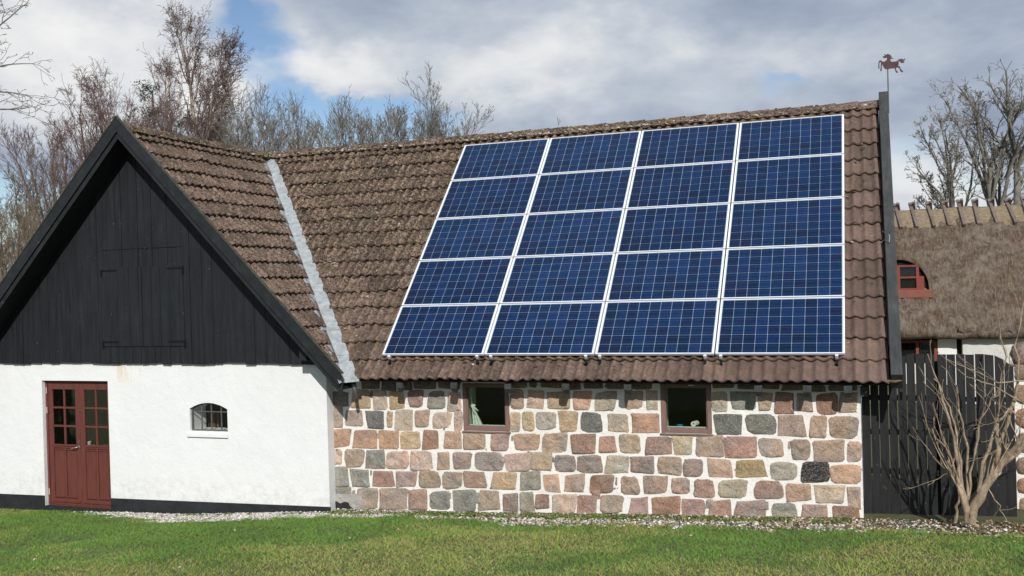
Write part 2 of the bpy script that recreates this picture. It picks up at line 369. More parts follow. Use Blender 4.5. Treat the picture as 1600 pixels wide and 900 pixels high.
def leaves(name,n,region,size,cols,label,cat,seed,up=.5):
    R=np.random.RandomState(seed); x,y=region(R,n); n=len(x); z=gz(x,y)
    s=size[0]+(size[1]-size[0])*R.rand(n)**1.5
    q=np.array([[-1,0,0],[0,-.5,.15],[1,0,0],[0,.5,.15]])
    A=R.randn(n,3); A[:,2]*=up; A/=np.linalg.norm(A,axis=1)[:,None]; B=np.cross(A,R.randn(n,3)*np.array([up,up,1.])); B/=np.linalg.norm(B,axis=1)[:,None]; N=np.cross(A,B)
    V=(q[None,:,0:1]*A[:,None]+q[None,:,1:2]*B[:,None]+q[None,:,2:3]*N[:,None])*s[:,None,None]
    V+=np.stack([x,y,z+.006+s*.4*R.rand(n)],-1)[:,None,:]
    F=np.arange(4*n).reshape(n,4); c=np.array(cols)[R.randint(0,len(cols),n)]*(.7+.6*R.rand(n,1))
    tag(part(name,V.reshape(-1,3),F,M_VC,cols=np.repeat(c,4,axis=0)),kind='stuff',label=label,cat=cat)
def reg_leaf(R,n):
    x=R.rand(n)*11-.8; y=.36-R.rand(n)*1.25; P=np.stack([x,y,0*x],-1)
    e=border(x)-.2+(vnoise(P,4,8)-.5)*.5; p=np.interp(x,[-.8,1,3,5,6.5,9],[.15,.4,.35,.5,1,1])
    k=(y>e)&SIDE_MASK(x,y)&(y<np.where(x>6.83,.42,.2))&(R.rand(n)<p*(.2+1.1*vnoise(P,3.3,23))); return x[k],y[k]
leaves('fallen_leaves',9000,reg_leaf,(.012,.035),[(.30,.19,.10),(.40,.28,.17),(.20,.11,.06),(.50,.40,.27),(.13,.08,.05)],'dry brown leaf litter below the stone wall and the black fence','leaves',5)
def reg_lawnleaf(R,n):
    x=R.rand(n)*19-9.5; y=-R.rand(n)*5-.3; z=R.rand(n)<np.interp(x,[-9,0,4,9],[.25,.45,.7,1]); return x[z],y[z]
leaves('scattered_leaves',420,reg_lawnleaf,(.012,.03),[(.45,.35,.22),(.38,.25,.14),(.55,.46,.33)],'single dry leaves lying scattered over the lawn','leaves',6)
def reg_weed(R,n):
    cx=np.concatenate([R.rand(170)*7.6-.9,R.rand(16)*8-8.5]); k=R.randint(0,len(cx),n); cy=np.where(np.arange(len(cx))<170,.12-R.rand(len(cx))*.28,-.14-R.rand(len(cx))*.1)
    rr=(.03+.09*R.rand(len(cx)))
    x=cx[k]+R.randn(n)*rr[k]; y=cy[k]+R.randn(n)*rr[k]*.5; m=SIDE_MASK(x,y)&(x<6.7); return x[m],y[m]
leaves('weeds',9000,reg_weed,(.012,.032),[(.07,.13,.025),(.10,.17,.03),(.14,.19,.05),(.05,.09,.02),(.26,.22,.1)],'low green weeds along the foot of the stone wall','weeds',8,up=1.2)
# ------------------------------------------------------------------ barn shell
CT,ST=math.cos(TH),math.sin(TH); TT=math.tan(TH)
RZ,RY=3.74,3.83            # tile surface at the ridge (deck level, crests a little higher)
XR=-4.50                   # x of the wing's ridge
barn=empty('barn',(0,.4,-2.4),'long barn of white-mortared fieldstone with a white gabled wing, black boarding and brown tiled roof','barn')
YS=.25; XE=6.83; XW=-1.035
def roofP(u,v,h):   # main front slope: v measured from z=0/y=0 up the slope
    return np.stack([u,v*CT-h*ST,v*ST+h*CT],-1)
OFF=-.155
V_RIDGE=5.40; V_EAVE=-.395; EXPO=.3655
def prof(u):
    c=.5+.5*np.cos(2*PI*u/.16); return .044*c**1.2
# wing: its right-hand slope mirrors the main slope about the valley (x+y = XR+RY)
KV=XR+RY
def wingP(u,v,h):   # u = along y
    p=roofP(u,v,h); return np.stack([KV-p[...,1],p[...,0],p[...,2]],-1)
def wingL(u,v,h):   # left slope of the wing
    p=roofP(u,v,h); return np.stack([2*XR-(KV-p[...,1]),p[...,0],p[...,2]],-1)
def rearP(u,v,h):
    p=roofP(u,v,h); return np.stack([p[...,0],2*RY-p[...,1],p[...,2]],-1)
def tiles(name,Pf,u0,u1,lo=None,hi=None,age=lambda u,v:np.ones_like(u),seed=1,du=.02,rows=range(16),parent=barn,phase=0):
    R=np.random.RandomState(seed); VV=[];FF=[];CC=[];AA=[];base=0
    nu=int((u1-u0)/du)+1; us=np.linspace(u0,u1,nu)
    for k in rows:
        va=V_EAVE+k*EXPO; vb=min(va+EXPO+.06,V_RIDGE)
        ts=np.array([0,0,.04,.3,.6,1.]); vs=va+(vb-va)*ts
        U,Vv=np.meshgrid(us,vs); T=np.repeat(ts[:,None],nu,1)
        jl=(R.rand()-.5)*(.045 if hi is not None else .012); jit=.05*(vnoise(np.stack([vs*9,vs*0,vs*0+k],-1),1,seed)-.5)
        if lo is not None: U=np.maximum(U,(lo(vs)+jl)[:,None])
        if hi is not None: U=np.minimum(U,(hi(vs)+jl)[:,None])
        tile=np.floor((U-phase)/.32+ .5*(k%2)*0).astype(int)
        tj=h3(tile,tile*0+k,tile*0,seed); tj2=h3(tile,tile*0+k,tile*0+5,seed); tj3=h3(tile,tile*0+k,tile*0+9,seed)
        ag=age(U,Vv)
        p3=np.stack([U,Vv,U*0+k*3.7],-1)
        pf=prof(U-phase)
        eg=np.ones_like(U)
        if lo is not None: eg=np.clip((U-lo(vs)[:,None])/.25,.08,1)
        if hi is not None: eg=np.clip((hi(vs)[:,None]-U)/.22,.1,1)
        pf=pf*eg
        H=pf+.058*(1-T)*(.3+.7*eg)+.012*(1-eg)+(tj-.5)*.010*(1-T)+OFF
        H+=ag*eg*((vnoise(p3,20,seed)-.5)*.030+(vnoise(p3,46,seed+1)-.5)*.020)
        Vq=Vv+((tj2-.5)*.024+np.where(tj3>.975,.05,0)-.0)*(1-T)+ag*(vnoise(p3,14,seed+2)-.5)*.02*(1-T)
        H[0]-=.034; Vq[0]+=.004
        X=Pf(U,Vq,H)
        c=np.array([.136,.096,.080])*(.70+.58*tj3[...,None])
        c=c*(1-.18*ag[...,None])+ag[...,None]*np.array([.018,.022,.012])*(.3+1.2*vnoise(p3,7,seed+5)[...,None])
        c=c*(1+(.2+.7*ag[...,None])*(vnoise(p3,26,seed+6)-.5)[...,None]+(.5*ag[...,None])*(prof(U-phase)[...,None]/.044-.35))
        nvv=len(ts); i=np.arange(nvv*nu).reshape(nvv,nu)
        q=np.stack([i[:-1,:-1],i[:-1,1:],i[1:,1:],i[1:,:-1]],-1).reshape(-1,4)
        Xf=X.reshape(-1,3); wd=np.linalg.norm(Xf[q[:,0]]-Xf[q[:,1]],axis=1)+np.linalg.norm(Xf[q[:,2]]-Xf[q[:,3]],axis=1); q=q[wd>2e-3]
        VV.append(Xf);CC.append(c.reshape(-1,3));AA.append(ag.reshape(-1));FF.append(q+base); base+=len(Xf)
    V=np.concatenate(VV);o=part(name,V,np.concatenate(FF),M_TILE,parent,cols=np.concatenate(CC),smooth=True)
    a=o.data.attributes.new('Age','FLOAT','POINT'); a.data.foreach_set('value',np.concatenate(AA).astype(np.float32))
    return o
def age_main(u,v):
    a=np.interp(u,[-4.5,-.5,1.0,3.5,5.2,6.3],[1.0,1.0,.9,.75,.3,.12])
    return a*(.45+.55*np.clip((v-.2)/2.6,0,1))+.05
valley=lambda vs:(KV-vs*CT)         # x of the valley line at slope distance v (main roof)
tiles('roof_tiles',roofP,-4.6,7.18,lo=lambda vs:valley(vs)-.03,age=age_main,seed=2,phase=.075)
def age_w(u,v): return .55+.35*vnoise(np.stack([u,v,0*u],-1),1.5,40)
tiles('roof_tiles',wingP,-.40,4.0,hi=lambda vs:vs*CT-.03,age=age_w,seed=5)
tiles('roof_tiles',wingL,-.40,8.0,hi=lambda vs:2*RY-vs*CT,age=age_w,seed=6,du=.04)
tiles('roof_tiles',rearP,-8.3,7.18,lo=lambda vs:2*XR-(KV-vs*CT)+0*vs,age=age_w,seed=8,du=.04)
# decking under the tiles
mb=MB()
def quad(Pf,pts,t=.03):
    A=[Pf(np.array(u),np.array(v),np.array(OFF-.012)).tolist() for u,v in pts]; B=[Pf(np.array(u),np.array(v),np.array(OFF-.012-t)).tolist() for u,v in pts]; n=len(pts)
    mb.add(A+B,[tuple(range(n)),tuple(range(2*n-1,n-1,-1))]+[(i,i+n,(i+1)%n+n,(i+1)%n) for i in range(n)])
ve=V_EAVE+.03; vr=V_RIDGE-.02
quad(roofP,[(KV-ve*CT+.02,ve),(7.19,ve),(7.19,vr),(KV-vr*CT+.02,vr)])
quad(wingP,[(-.41,ve),(ve*CT-.02,ve),(vr*CT-.02,vr),(-.41,vr)])
quad(wingL,[(-.41,ve),(2*RY-ve*CT,ve),(2*RY-vr*CT,vr),(-.41,vr)])
quad(rearP,[(2*XR-KV+ve*CT,ve),(7.19,ve),(7.19,vr),(2*XR-KV+vr*CT,vr)])
mb.build('roof_deck',M_DARK,barn)
# ridge caps
def ridge(name,a,b,n,seed,tilt=0):
    R=random.Random(seed); mb=MB(); a=Vector(a);b=Vector(b); d=(b-a)/n; ax=d.normalized(); side=ax.cross(Vector((0,0,1))).normalized()
    for i in range(n):
        p=a+d*i; q=a+d*(i+1)+ax*.04; o0=.006+.012*R.random(); o1=.03+.014*R.random()
        V=[];
        for (P,o) in((p,o0),(q,o1)):
            for s_,dz in((-.145,-.135),(-.10,-.055),(-.045,-.008),(.0,.006),(.045,-.008),(.10,-.055),(.145,-.135)):
                V.append(P+side*s_*1.05+Vector((0,0,dz+.012+o+R.uniform(-.004,.004))))
            for s_,dz in((-.125,-.140),(.0,-.02),(.125,-.140)):
                V.append(P+side*s_+Vector((0,0,dz+o)))
        F=[(j,j+1,j+11,j+10) for j in range(6)]+[(9,8,7,0,1,2,3,4,5,6)[::-1],(19,18,17,10,11,12,13,14,15,16),(0,10,17,7),(6,9,19,16)]
        k=.75+.5*R.random(); mb.add(V,F,(.135*k,.098*k,.082*k))
    o=mb.build(name,M_TILE,barn,cols=True)
    at_=o.data.attributes.new('Age','FLOAT','POINT'); n_=len(o.data.vertices); co=np.zeros(n_*3); o.data.vertices.foreach_get('co',co); x=co.reshape(-1,3)[:,0]
    at_.data.foreach_set('value',np.interp(x,[-4,1,5,7],[1,1,.9,.55]).astype(np.float32)); return o
ridge('ridge_cap',(XR-.05,RY,RZ+.06),(7.2,RY,RZ+.06),33,3)
ridge('ridge_cap',(XR,-.42,RZ+.06),(XR,RY+.1,RZ+.06),12,4)
# moss cushions and lichen crusts on tiles and ridges
def clumps():
    R=np.random.RandomState(21); pts=[];cs=[];sz=[]
    pal=[(.06,.042,.028),(.10,.085,.035),(.13,.12,.05),(.22,.2,.15),(.05,.035,.025),(.35,.33,.27)]
    def put(P,s,c): pts.append(P);sz.append(s);cs.append(c)
    for _ in range(8000):
        v=R.rand()*5.7+V_EAVE; u=-4.4+R.rand()*11.5
        if u<KV-v*CT+.12: continue
        if R.rand()>float(age_main(np.array(u),np.array(v))): continue
        if 0.02<u<6.64 and 0<v<5.0: continue
        put(roofP(np.array(u),np.array(v),OFF+.02+prof(np.array(u-.075))),.010+.026*R.rand()**2.2,pal[R.choice(6,p=[.34,.16,.08,.18,.16,.08])])
    for _ in range(3200):
        v=R.rand()*5.7+V_EAVE; u=R.rand()*4.2-.38
        if u>v*CT-.2: continue
        put(wingP(np.array(u),np.array(v),OFF+.02+prof(np.array(u))),.008+.016*R.rand()**2.5,pal[R.choice(6,p=[.4,.1,.1,.22,.1,.08])])
    for _ in range(3000):
        x=XR+R.rand()*11.6; s=(R.rand()-.7)*.22
        if R.rand()<(x-3)/6: continue
        put(np.array([x,RY+s,RZ+.085-abs(s)*.75]),.013+.030*R.rand()**2,pal[R.choice(6,p=[.12,.10,.14,.32,.06,.26])])
    for _ in range(900):
        y=-.42+R.rand()*4.2; s=(R.rand()-.3)*.24; put(np.array([XR+s,y,RZ+.085-abs(s)*.75]),.014+.028*R.rand()**2,pal[R.choice(6,p=[.1,.25,.3,.2,.1,.05])])
    for _ in range(420):   # green-grey crust along the verge of the wing
        v=V_EAVE+R.rand()*5.8; put(wingP(np.array(-.42+R.rand()*.06),np.array(v),OFF+.035),.01+.018*R.rand(),pal[R.choice(6,p=[.2,.3,.2,.2,.1,0])])
    n=len(pts);P=np.array(pts);s=np.array(sz)
    oc=np.array([[1,0,0],[0,1,0],[-1,0,0],[0,-1,0],[.5,.5,.6],[-.5,.5,.6],[-.5,-.5,.6],[.5,-.5,.6]])
    Fo=np.array([[0,1,4],[1,5,4],[1,2,5],[2,6,5],[2,3,6],[3,7,6],[3,0,7],[0,4,7],[4,5,6],[4,6,7]])
    V=oc[None]*s[:,None,None]*(.6+.8*R.rand(n,8,1))+P[:,None]
    F=(Fo[None]+8*np.arange(n)[:,None,None]).reshape(-1,3)
    c=np.array(cs)*(.7+.6*R.rand(n,1)); o=part('roof_moss',V.reshape(-1,3),F,M_VCS,barn,cols=np.repeat(c,8,axis=0)); tag(o,kind='stuff')
clumps()
# valley lead
def valley_lead():
    mb=MB(); R=random.Random(5); n=11
    L=V_RIDGE-V_EAVE
    for i in range(n):
        va=V_EAVE-.03+i*L/n; vb=va+L/n+.05; 
        if i==n-1: vb=V_RIDGE-.02
        wa=.16+R.uniform(-.004,.004); lift=.0
        def pt(v,side,w,h):
            if side>0: return roofP(np.array(KV-v*CT+w),np.array(v),np.array(h)).tolist()
            return wingP(np.array(v*CT-w),np.array(v),np.array(h)).tolist()
        hl=OFF+.030; hu=OFF+.018
        k=1-.3*i/n
        V=[pt(va,1,.09*k,hl+.012),pt(va,-1,0,hl-.012),pt(va,-1,wa*k,hl+.012),pt(va,-1,(wa+.05)*k,hl),
           pt(vb,1,.09*k,hu+.012),pt(vb,-1,0,hu-.012),pt(vb,-1,wa*k,hu+.012),pt(vb,-1,(wa+.05)*k,hu)]
        V+=[ (x,y,z-.006) for x,y,z in V[:4]]
        mb.add(V,[(0,4,5,1),(1,5,6,2),(2,6,7,3),(0,1,9,8),(1,2,10,9),(2,3,11,10)])
    # spout flap past the eave
    o=mb.build('valley_flashing',M_LEAD,barn)
    m=MB(); a=at(549,598,-.17)
    m.tube([a+[0,.06,-.02],a+[.0,.10,-.12],a+[.0,.14,-.30]],[.045,.032,.028],8); m.build('drain_spout',M_LEADO,barn,smooth=True)
valley_lead()
# ------------------------------------------------------------------ walls
def wall_x(name,x0,x1,z0,z1,yf,yb,holes,mat,matrev,parent,ztop=None):
    """wall along x with holes: (xa,xb,za,ztopfunc).  returns front/back/reveal quads"""
    xs=sorted(set([x0,x1]+[v for h in holes for v in ([h[0],h[1]] if not h[4] else list(np.linspace(h[0],h[1],13)))]))
    mb=MB(); rv=MB()
    def q(m,a,b,c,d): m.add([a,b,c,d],[(0,1,2,3)])
    for a,b in zip(xs[:-1],xs[1:]):
        m_=(a+b)/2; hs=[h for h in holes if h[0]<m_<h[1]]
        for Y in(yf,yb):
            if not hs: q(mb,(a,Y,z0),(b,Y,z0),(b,Y,z1),(a,Y,z1))
            else:
                h=hs[0]; q(mb,(a,Y,z0),(b,Y,z0),(b,Y,h[2]),(a,Y,h[2])); q(mb,(a,Y,h[3](a)),(b,Y,h[3](b)),(b,Y,z1),(a,Y,z1))
        if hs:
            h=hs[0]; q(rv,(a,yf,h[2]),(b,yf,h[2]),(b,yb,h[2]),(a,yb,h[2])); q(rv,(a,yf,h[3](a)),(b,yf,h[3](b)),(b,yb,h[3](b)),(a,yb,h[3](a)))
    for h in holes:
        for X in(h[0],h[1]): q(rv,(X,yf,h[2]),(X,yb,h[2]),(X,yb,h[3](X)),(X,yf,h[3](X)))
    q(mb,(x0,yf,z0),(x0,yb,z0),(x0,yb,z1),(x0,yf,z1)); q(mb,(x1,yf,z0),(x1,yb,z0),(x1,yb,z1),(x1,yf,z1)); q(mb,(x0,yf,z1),(x1,yf,z1),(x1,yb,z1),(x0,yb,z1))
    o=mb.build(name,mat,parent); return o,rv
TH_W=.52
# --- stone wall with two windows
def win_rect(tl,br,Y):
    a=at(*tl,Y);b=at(*br,Y); return a[0],b[0],b[2],a[2]
w1=(at(723.5,640,YS)[0],at(795.8,640,YS)[0],at(760,673.5,YS)[2],at(760,599,YS)[2])
w2=(at(1032.5,640,YS)[0],at(1111.8,640,YS)[0],at(1072,677,YS)[2],at(1072,599.5,YS)[2])
const=lambda z:(lambda x:z)
ow,rv=wall_x('stone_wall',XW,XE,-3.2,-.06,YS,YS+TH_W,[(w1[0],w1[1],w1[2],const(w1[3]),False),(w2[0],w2[1],w2[2],const(w2[3]),False)],M_MORTAR,None,barn)
ow['label']='fieldstone wall with white mortar joints'
# stones, transcribed row by row : crop origin x, then boxes in crop pixels and a tone; d puts the eave shade into the stone colour
PAL=dict(d=(120,108,98),p=(176,146,128),o=(180,136,106),r=(156,116,102),b=(152,130,110),y=(172,142,98),Y=(168,148,118),g=(128,128,116),G=(108,112,106),v=(142,122,112),k=(42,44,47),t=(160,134,112),w=(168,156,134),q=(178,150,78),e=(142,102,78),n=(178,140,112))
SEG={510:"""225 10 335 68 d|350 10 440 78 d|470 15 545 75 d|560 10 700 68 d|40 88 140 178 d|160 72 278 192 y|305 80 390 200 p|408 85 500 200 y|515 82 628 192 r|646 80 757 196 g|
45 190 100 320 t|112 208 238 310 p|252 215 368 328 G|385 212 425 318 y|442 210 548 332 w|562 208 658 325 t|675 218 802 322 p|
45 335 160 442 o|168 335 318 445 o|340 342 470 452 o|478 345 602 450 Y|615 342 725 455 e|45 460 100 555 p|110 458 245 580 t|250 465 370 575 g|383 470 525 585 p|542 470 688 590 p|
48 572 140 692 g|152 585 275 695 g|295 595 432 692 r|450 605 575 698 v|592 598 734 702 t|45 700 165 770 g|195 710 335 810 b|345 710 515 812 b|527 715 638 812 r|650 725 784 815 g""",
670:"""60 8 200 65 d|545 5 632 62 d|645 5 690 60 d|118 92 210 208 p|525 80 602 202 t|622 78 730 200 p|168 222 218 345 p|520 220 580 345 Y|597 218 667 338 y|682 218 815 335 w|705 5 840 64 d|
88 342 208 458 n|228 355 368 460 b|385 350 527 472 r|548 355 715 465 o|730 365 718 455 b|48 475 135 585 n|150 475 287 588 v|298 480 472 585 v|488 485 640 592 p|657 482 783 592 Y|
92 602 222 708 t|222 600 372 702 b|392 602 570 715 y|585 602 710 722 g|155 722 300 820 g|322 722 460 815 b|480 738 567 820 v|585 740 672 835 g|682 742 777 810 e""",
840:"""165 5 275 70 d|295 8 420 68 d|435 5 600 70 d|612 5 740 72 d|58 85 200 200 Y|218 85 345 205 o|363 85 510 212 Y|550 78 675 205 t|695 85 765 205 w|138 218 257 348 Y|273 222 425 350 G|438 228 590 345 Y|605 228 772 348 o|
33 352 188 475 t|207 360 368 480 e|380 368 505 480 r|523 362 658 480 Y|682 378 847 485 r|110 490 245 600 v|265 498 418 608 v|433 498 583 610 w|598 500 742 610 v|38 612 140 725 n|158 618 302 730 b|325 622 490 740 e|515 632 657 745 t|675 632 830 742 v|
100 748 250 835 p|258 752 385 850 r|402 755 560 840 b|580 765 700 850 r""",
1010:"""415 10 568 65 d|590 12 690 72 d|418 88 515 215 w|538 92 700 212 g|428 238 607 368 G|625 235 827 365 G|165 370 300 495 Y|323 372 495 505 t|510 385 702 512 r|715 390 890 513 t|
72 505 220 620 b|240 520 370 632 v|387 525 553 635 o|572 530 767 632 q|150 640 290 748 v|310 652 435 758 r|455 648 650 765 w|670 660 872 775 r|20 765 205 840 e|230 775 375 855 r|405 785 540 860 r|560 785 755 862 v""",
1175:"""70 15 170 75 d|195 15 330 78 d|365 25 470 85 d|495 25 660 80 d|45 100 125 212 Y|150 98 265 228 e|288 108 385 220 b|410 98 540 235 e|562 100 683 220 b|165 238 345 375 t|363 243 475 388 o|497 245 686 385 b|
243 395 368 525 b|383 398 590 535 b|612 405 692 542 p|115 535 287 655 w|312 542 487 665 k|500 560 694 685 n|218 680 378 790 n|400 690 595 805 w|612 702 694 805 p|108 800 290 885 g|303 815 482 890 v|515 825 698 895 e"""}
SMALL=[(510,280,80,300,130,'d'),(510,150,335,160,365,'g'),(510,322,350,335,390,'t'),(510,280,590,292,625,'g'),(670,528,370,538,405,'g'),(670,475,500,490,545,'t'),(840,95,505,108,540,'g'),(840,568,505,582,545,'v'),(840,345,722,395,742,'r'),(1010,484,392,500,435,'g'),(1175,230,405,246,460,'t'),(1010,375,778,420,800,'g'),(1175,55,795,100,812,'b'),(670,112,730,145,775,'b'),(670,280,735,325,770,'g'),(1010,35,515,50,550,'v'),(510,165,718,185,745,'g'),(840,497,635,510,690,'t'),(510,1,1,2,2,'g')][:-1]
def stones():
    R=np.random.RandomState(4); mb_V=[];mb_F=[];mb_C=[];base=0
    items=[]
    for x0,s in SEG.items():
        for it in s.replace('\n','').split('|'):
            a=it.split()
            if len(a)!=5: continue
            q=[float(v) for v in a[:4]]
            if q[2]<=q[0]: continue
            items.append((x0,*q,a[4]))
    items+=SMALL
    for x0_ in (510,670,840,1010,1175):
        for _ in range(5):
            yy=R.choice([325,345,455,470,585,600,700,715]); xx=R.randint(20,640); sw=R.randint(8,16); items.append((x0_,xx,yy+R.randint(-3,3),xx+sw,yy+R.randint(7,12),R.choice(list('gtv'))))
    for (x0,xa,ya,xb,yb,t) in items:
        k=4.089; pts=[(x0+xx/k,590+yy/k) for xx,yy in((xa,yb),(xb,yb),(xb,ya),(xa,ya))]
        if not (xb-xa<40): pts=[(x0+xx/k,590+yy/k) for xx,yy in((xa-7,yb+6+(30 if ya>695 else 0)),(xb+7,yb+6+(30 if ya>695 else 0)),(xb+7,ya-6),(xa-7,ya-6))]
        C4=[at(px,py,YS) for px,py in pts]
        C4=[np.array([c[0],c[2]]) for c in C4]
        w=np.linalg.norm(C4[1]-C4[0]); h=np.linalg.norm(C4[3]-C4[0]); small=min(w,h)<.06
        # irregular corners
        if not small:
            for j,c in enumerate(C4):
                if R.rand()<.6: C4[j]=c+np.array([(1 if j in(0,3) else -1)*R.rand()*.15*w,(1 if j<2 else -1)*R.rand()*.08*h])
                C4[j]=C4[j]+R.randn(2)*.007
        n=52; th=np.arange(n)*2*PI/n; e=R.choice([4.5,7,12,16]) if not small else 3.
        # superellipse parameter square -> bilinear
        cx=np.sign(np.cos(th))*np.abs(np.cos(th))**(2/e); cz=np.sign(np.sin(th))*np.abs(np.sin(th))**(2/e)
        rings=[1.0,.975,.93,.8,.6,.38,.16]; Vr=[]
        sd=R.randint(1000); lump=.85+.3*R.rand(); slope=R.randn(2)*.10
        for r in rings:
            s_=(cx*r+1)/2; t_=(cz*r+1)/2
            P=(1-s_)[:,None]*(1-t_)[:,None]*C4[0]+s_[:,None]*(1-t_)[:,None]*C4[1]+s_[:,None]*t_[:,None]*C4[2]+(1-s_)[:,None]*t_[:,None]*C4[3]
            cen=sum(C4)/4
            if r>.9:
                nn=vnoise(np.stack([np.cos(th)*2.2+sd,np.sin(th)*2.2,0*th],-1),1.6,sd)-.5
                P=cen+(P-cen)*(1+nn*.10)[:,None]
                nn=vnoise(np.stack([P[:,0],P[:,1],0*th],-1),45,sd)-.5; P=P+(P-cen)*(nn*.07)[:,None]
            d=dict([(1.0,-.004),(.975,.007),(.93,.011)]).get(r,.014)
            q3=np.stack([P[:,0],P[:,1],0*th],-1)
            nz=(vnoise(q3,14,sd)-.5)*.030+(vnoise(q3,38,sd+1)-.5)*.018
            rel=(P-cen)@slope*.35
            Y=YS-(d*lump+(nz+rel)*(0 if r==1 else min(1,(1-r)*8)))
            Y=np.minimum(Y,YS+.004) if r==1 else np.minimum(Y,YS-.003)
            Vr.append(np.stack([P[:,0],Y,P[:,1]],-1))
        V=np.concatenate(Vr+[np.mean(Vr[-1],0)[None]])
        F=[(i*n+j,i*n+(j+1)%n,(i+1)*n+(j+1)%n,(i+1)*n+j) for i in range(len(rings)-1) for j in range(n)]
        m=len(rings)-1; F+=[(m*n+j,m*n+(j+1)%n,len(V)-1) for j in range(n)]
        c=np.array(srgb(*PAL[t]))*(1.30 if t not in 'kdGq' else 1.08)*(.85+.28*R.rand())*(1+.04*R.randn(3)*np.array([1,.3,1])); c=c*.62+c.mean()*.42*np.array([1.10,1.01,.88])
        q3=V*1.0; f=.82+.36*vnoise(q3,9,sd)
        cc=c[None]*f[:,None]; warm=vnoise(q3,5,sd+3)[:,None]; cc=cc*(1+(warm-.5)*np.array([.3,.04,-.2]))
        mb_V+=V.tolist(); mb_F+=[tuple(i+base for i in f_) for f_ in F]; mb_C+=cc.tolist(); base+=len(V)
    part('fieldstones',mb_V,mb_F,M_STONE,barn,cols=mb_C,smooth=True)
stones()
def split_build(mb,name,mat,parent,n):   # n equal groups of quads, one object each
    bm_=bmesh.new(); vs=[bm_.verts.new(v) for v in mb.V]
    for f in mb.F: bm_.faces.new([vs[i] for i in f])
    bmesh.ops.remove_doubles(bm_,verts=bm_.verts[:],dist=.0005)
    todo=set(bm_.faces); 
    while todo:
        st=[todo.pop()]; isl=[]
        while st:
            f=st.pop(); isl.append(f)
            for e_ in f.edges:
                for g in e_.link_faces:
                    if g in todo: todo.discard(g); st.append(g)
        vv={};V_=[];F_=[]
        for f in isl:
            F_.append([vv.setdefault(v.index if v.index>=0 else id(v),len(vv)) if False else vv.setdefault(id(v),len(vv)) for v in f.verts])
        inv={}
        for f in isl:
            for v in f.verts: inv[vv[id(v)]]=v.co[:]
        part(name,[inv[i] for i in range(len(inv))],F_,mat,parent)
    bm_.free()
split_build(rv,'window_reveal',M_GREENW,barn,2)
def room(x0,x1,y0,y1,z0,z1):
    m=MB(); V=[(x,y,z) for x in(x0,x1) for y in(y0,y1) for z in(z0,z1)]
    m.add(V,[(0,1,3,2),(4,6,7,5),(2,3,7,6),(0,2,6,4),(1,5,7,3)]); return m
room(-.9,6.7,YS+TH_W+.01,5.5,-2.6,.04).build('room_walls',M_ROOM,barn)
def casement(w,Y,name='window',fw=.055,mat=M_WFRAME):
    x0,x1,z0,z1=w; m=MB(); g=.004
    x0+=g;x1-=g;z0+=g;z1-=g; a,b=Y-.012,Y+.06
    m.box(x0,x0+fw,a,b,z0,z1,ch=.004); m.box(x1-fw,x1,a,b,z0,z1,ch=.004); m.box(x0+fw,x1-fw,a+.003,b,z1-fw,z1,ch=.004); m.box(x0+fw,x1-fw,a+.003,b,z0,z0+fw,ch=.004)
    s=.014; m.box(x0+fw,x0+fw+s,a+.02,b,z0+fw,z1-fw); m.box(x1-fw-s,x1-fw,a+.02,b,z0+fw,z1-fw); m.box(x0+fw+s,x1-fw-s,a+.023,b-.003,z0+fw,z0+fw+s)
    wnd=m.build(name,mat,barn)
    p=MB(); p.box(x0+fw+.005,x1-fw-.005,Y+.038,Y+.043,z0+fw+.005,z1-fw-.005); p.build('pane',M_GLASS,wnd)
    s=MB(); s.box(x0+fw+.003,x1-fw-.003,b+.002,b+.02,z0+fw-.008,z0+fw+.024); s.build('inner_sill',M_WPAINT,wnd)
    k=MB(); k.box(x0-.02,x1+.02,Y-.03,Y+.01,z0-.03,z0-.008,ch=.004); k.build('sill',M_WFRAME,wnd)
    return wnd
casement(w1,YS); wb=casement(w2,YS)
m=MB(); c=at(1080,599.5,YS); m.box(c[0]-.035,c[0]+.035,YS-.02,YS-.012,c[2]-.028,c[2]-.012,ch=.002); m.build('vent_slot',M_WPAINT,wb)
# white curtain knotted at the left of window 1
def curtain():
    x0=w1[0]+.075; zt=w1[3]-.08; Y=YS+.13
    zk=at(732,636,YS+.1)[2]; zb=w1[2]+.06
    root=empty('curtain',(x0,Y,zb),'white cotton curtain tied in a knot behind the left small window','curtain')
    n=28; V=[];rows=14
    for i in range(rows):
        t=i/(rows-1); z=zk+(zb-zk)*t; w_=.025+.17*t
        for j in range(n):
            s=j/(n-1); V.append((x0+.012+s*w_,Y+.018*math.sin(s*22+t*2)*(.4+t),z+.01*math.sin(s*9)))
    F=[(i*n+j,i*n+j+1,(i+1)*n+j+1,(i+1)*n+j) for i in range(rows-1) for j in range(n-1)]
    part('cloth_fall',V,F,M_CLOTH,root,smooth=True)
    m=MB(); bm=bmesh.new(); bmesh.ops.create_icosphere(bm,subdivisions=3,radius=1)
    for v in bm.verts:
        k=1+.22*math.sin(v.co.x*7+v.co.z*5); v.co=Vector((x0+.035+v.co.x*.035*k,Y+v.co.y*.03*k,zk+.012+v.co.z*.032*k))
    m.bm(bm); 
    m.tube([(x0+.03,Y,zk),(x0+.08,Y-.01,zk-.025),(x0+.125,Y-.015,zk-.06)],[.014,.013,.006],7)
    m.tube([(x0+.03,Y-.02,zk),(x0+.05,Y-.03,zk-.05),(x0+.075,Y-.03,zk-.11)],[.012,.012,.005],7)
    m.build('knot',M_CLOTH,root,smooth=True)
    u=MB(); u.tube([(x0+.02,Y,zk),(x0+.01,Y,(zk+zt)/2),(x0,Y,zt)],[.02,.013,.012],7); u.build('cloth_top',M_CLOTH,root,smooth=True)
curtain()
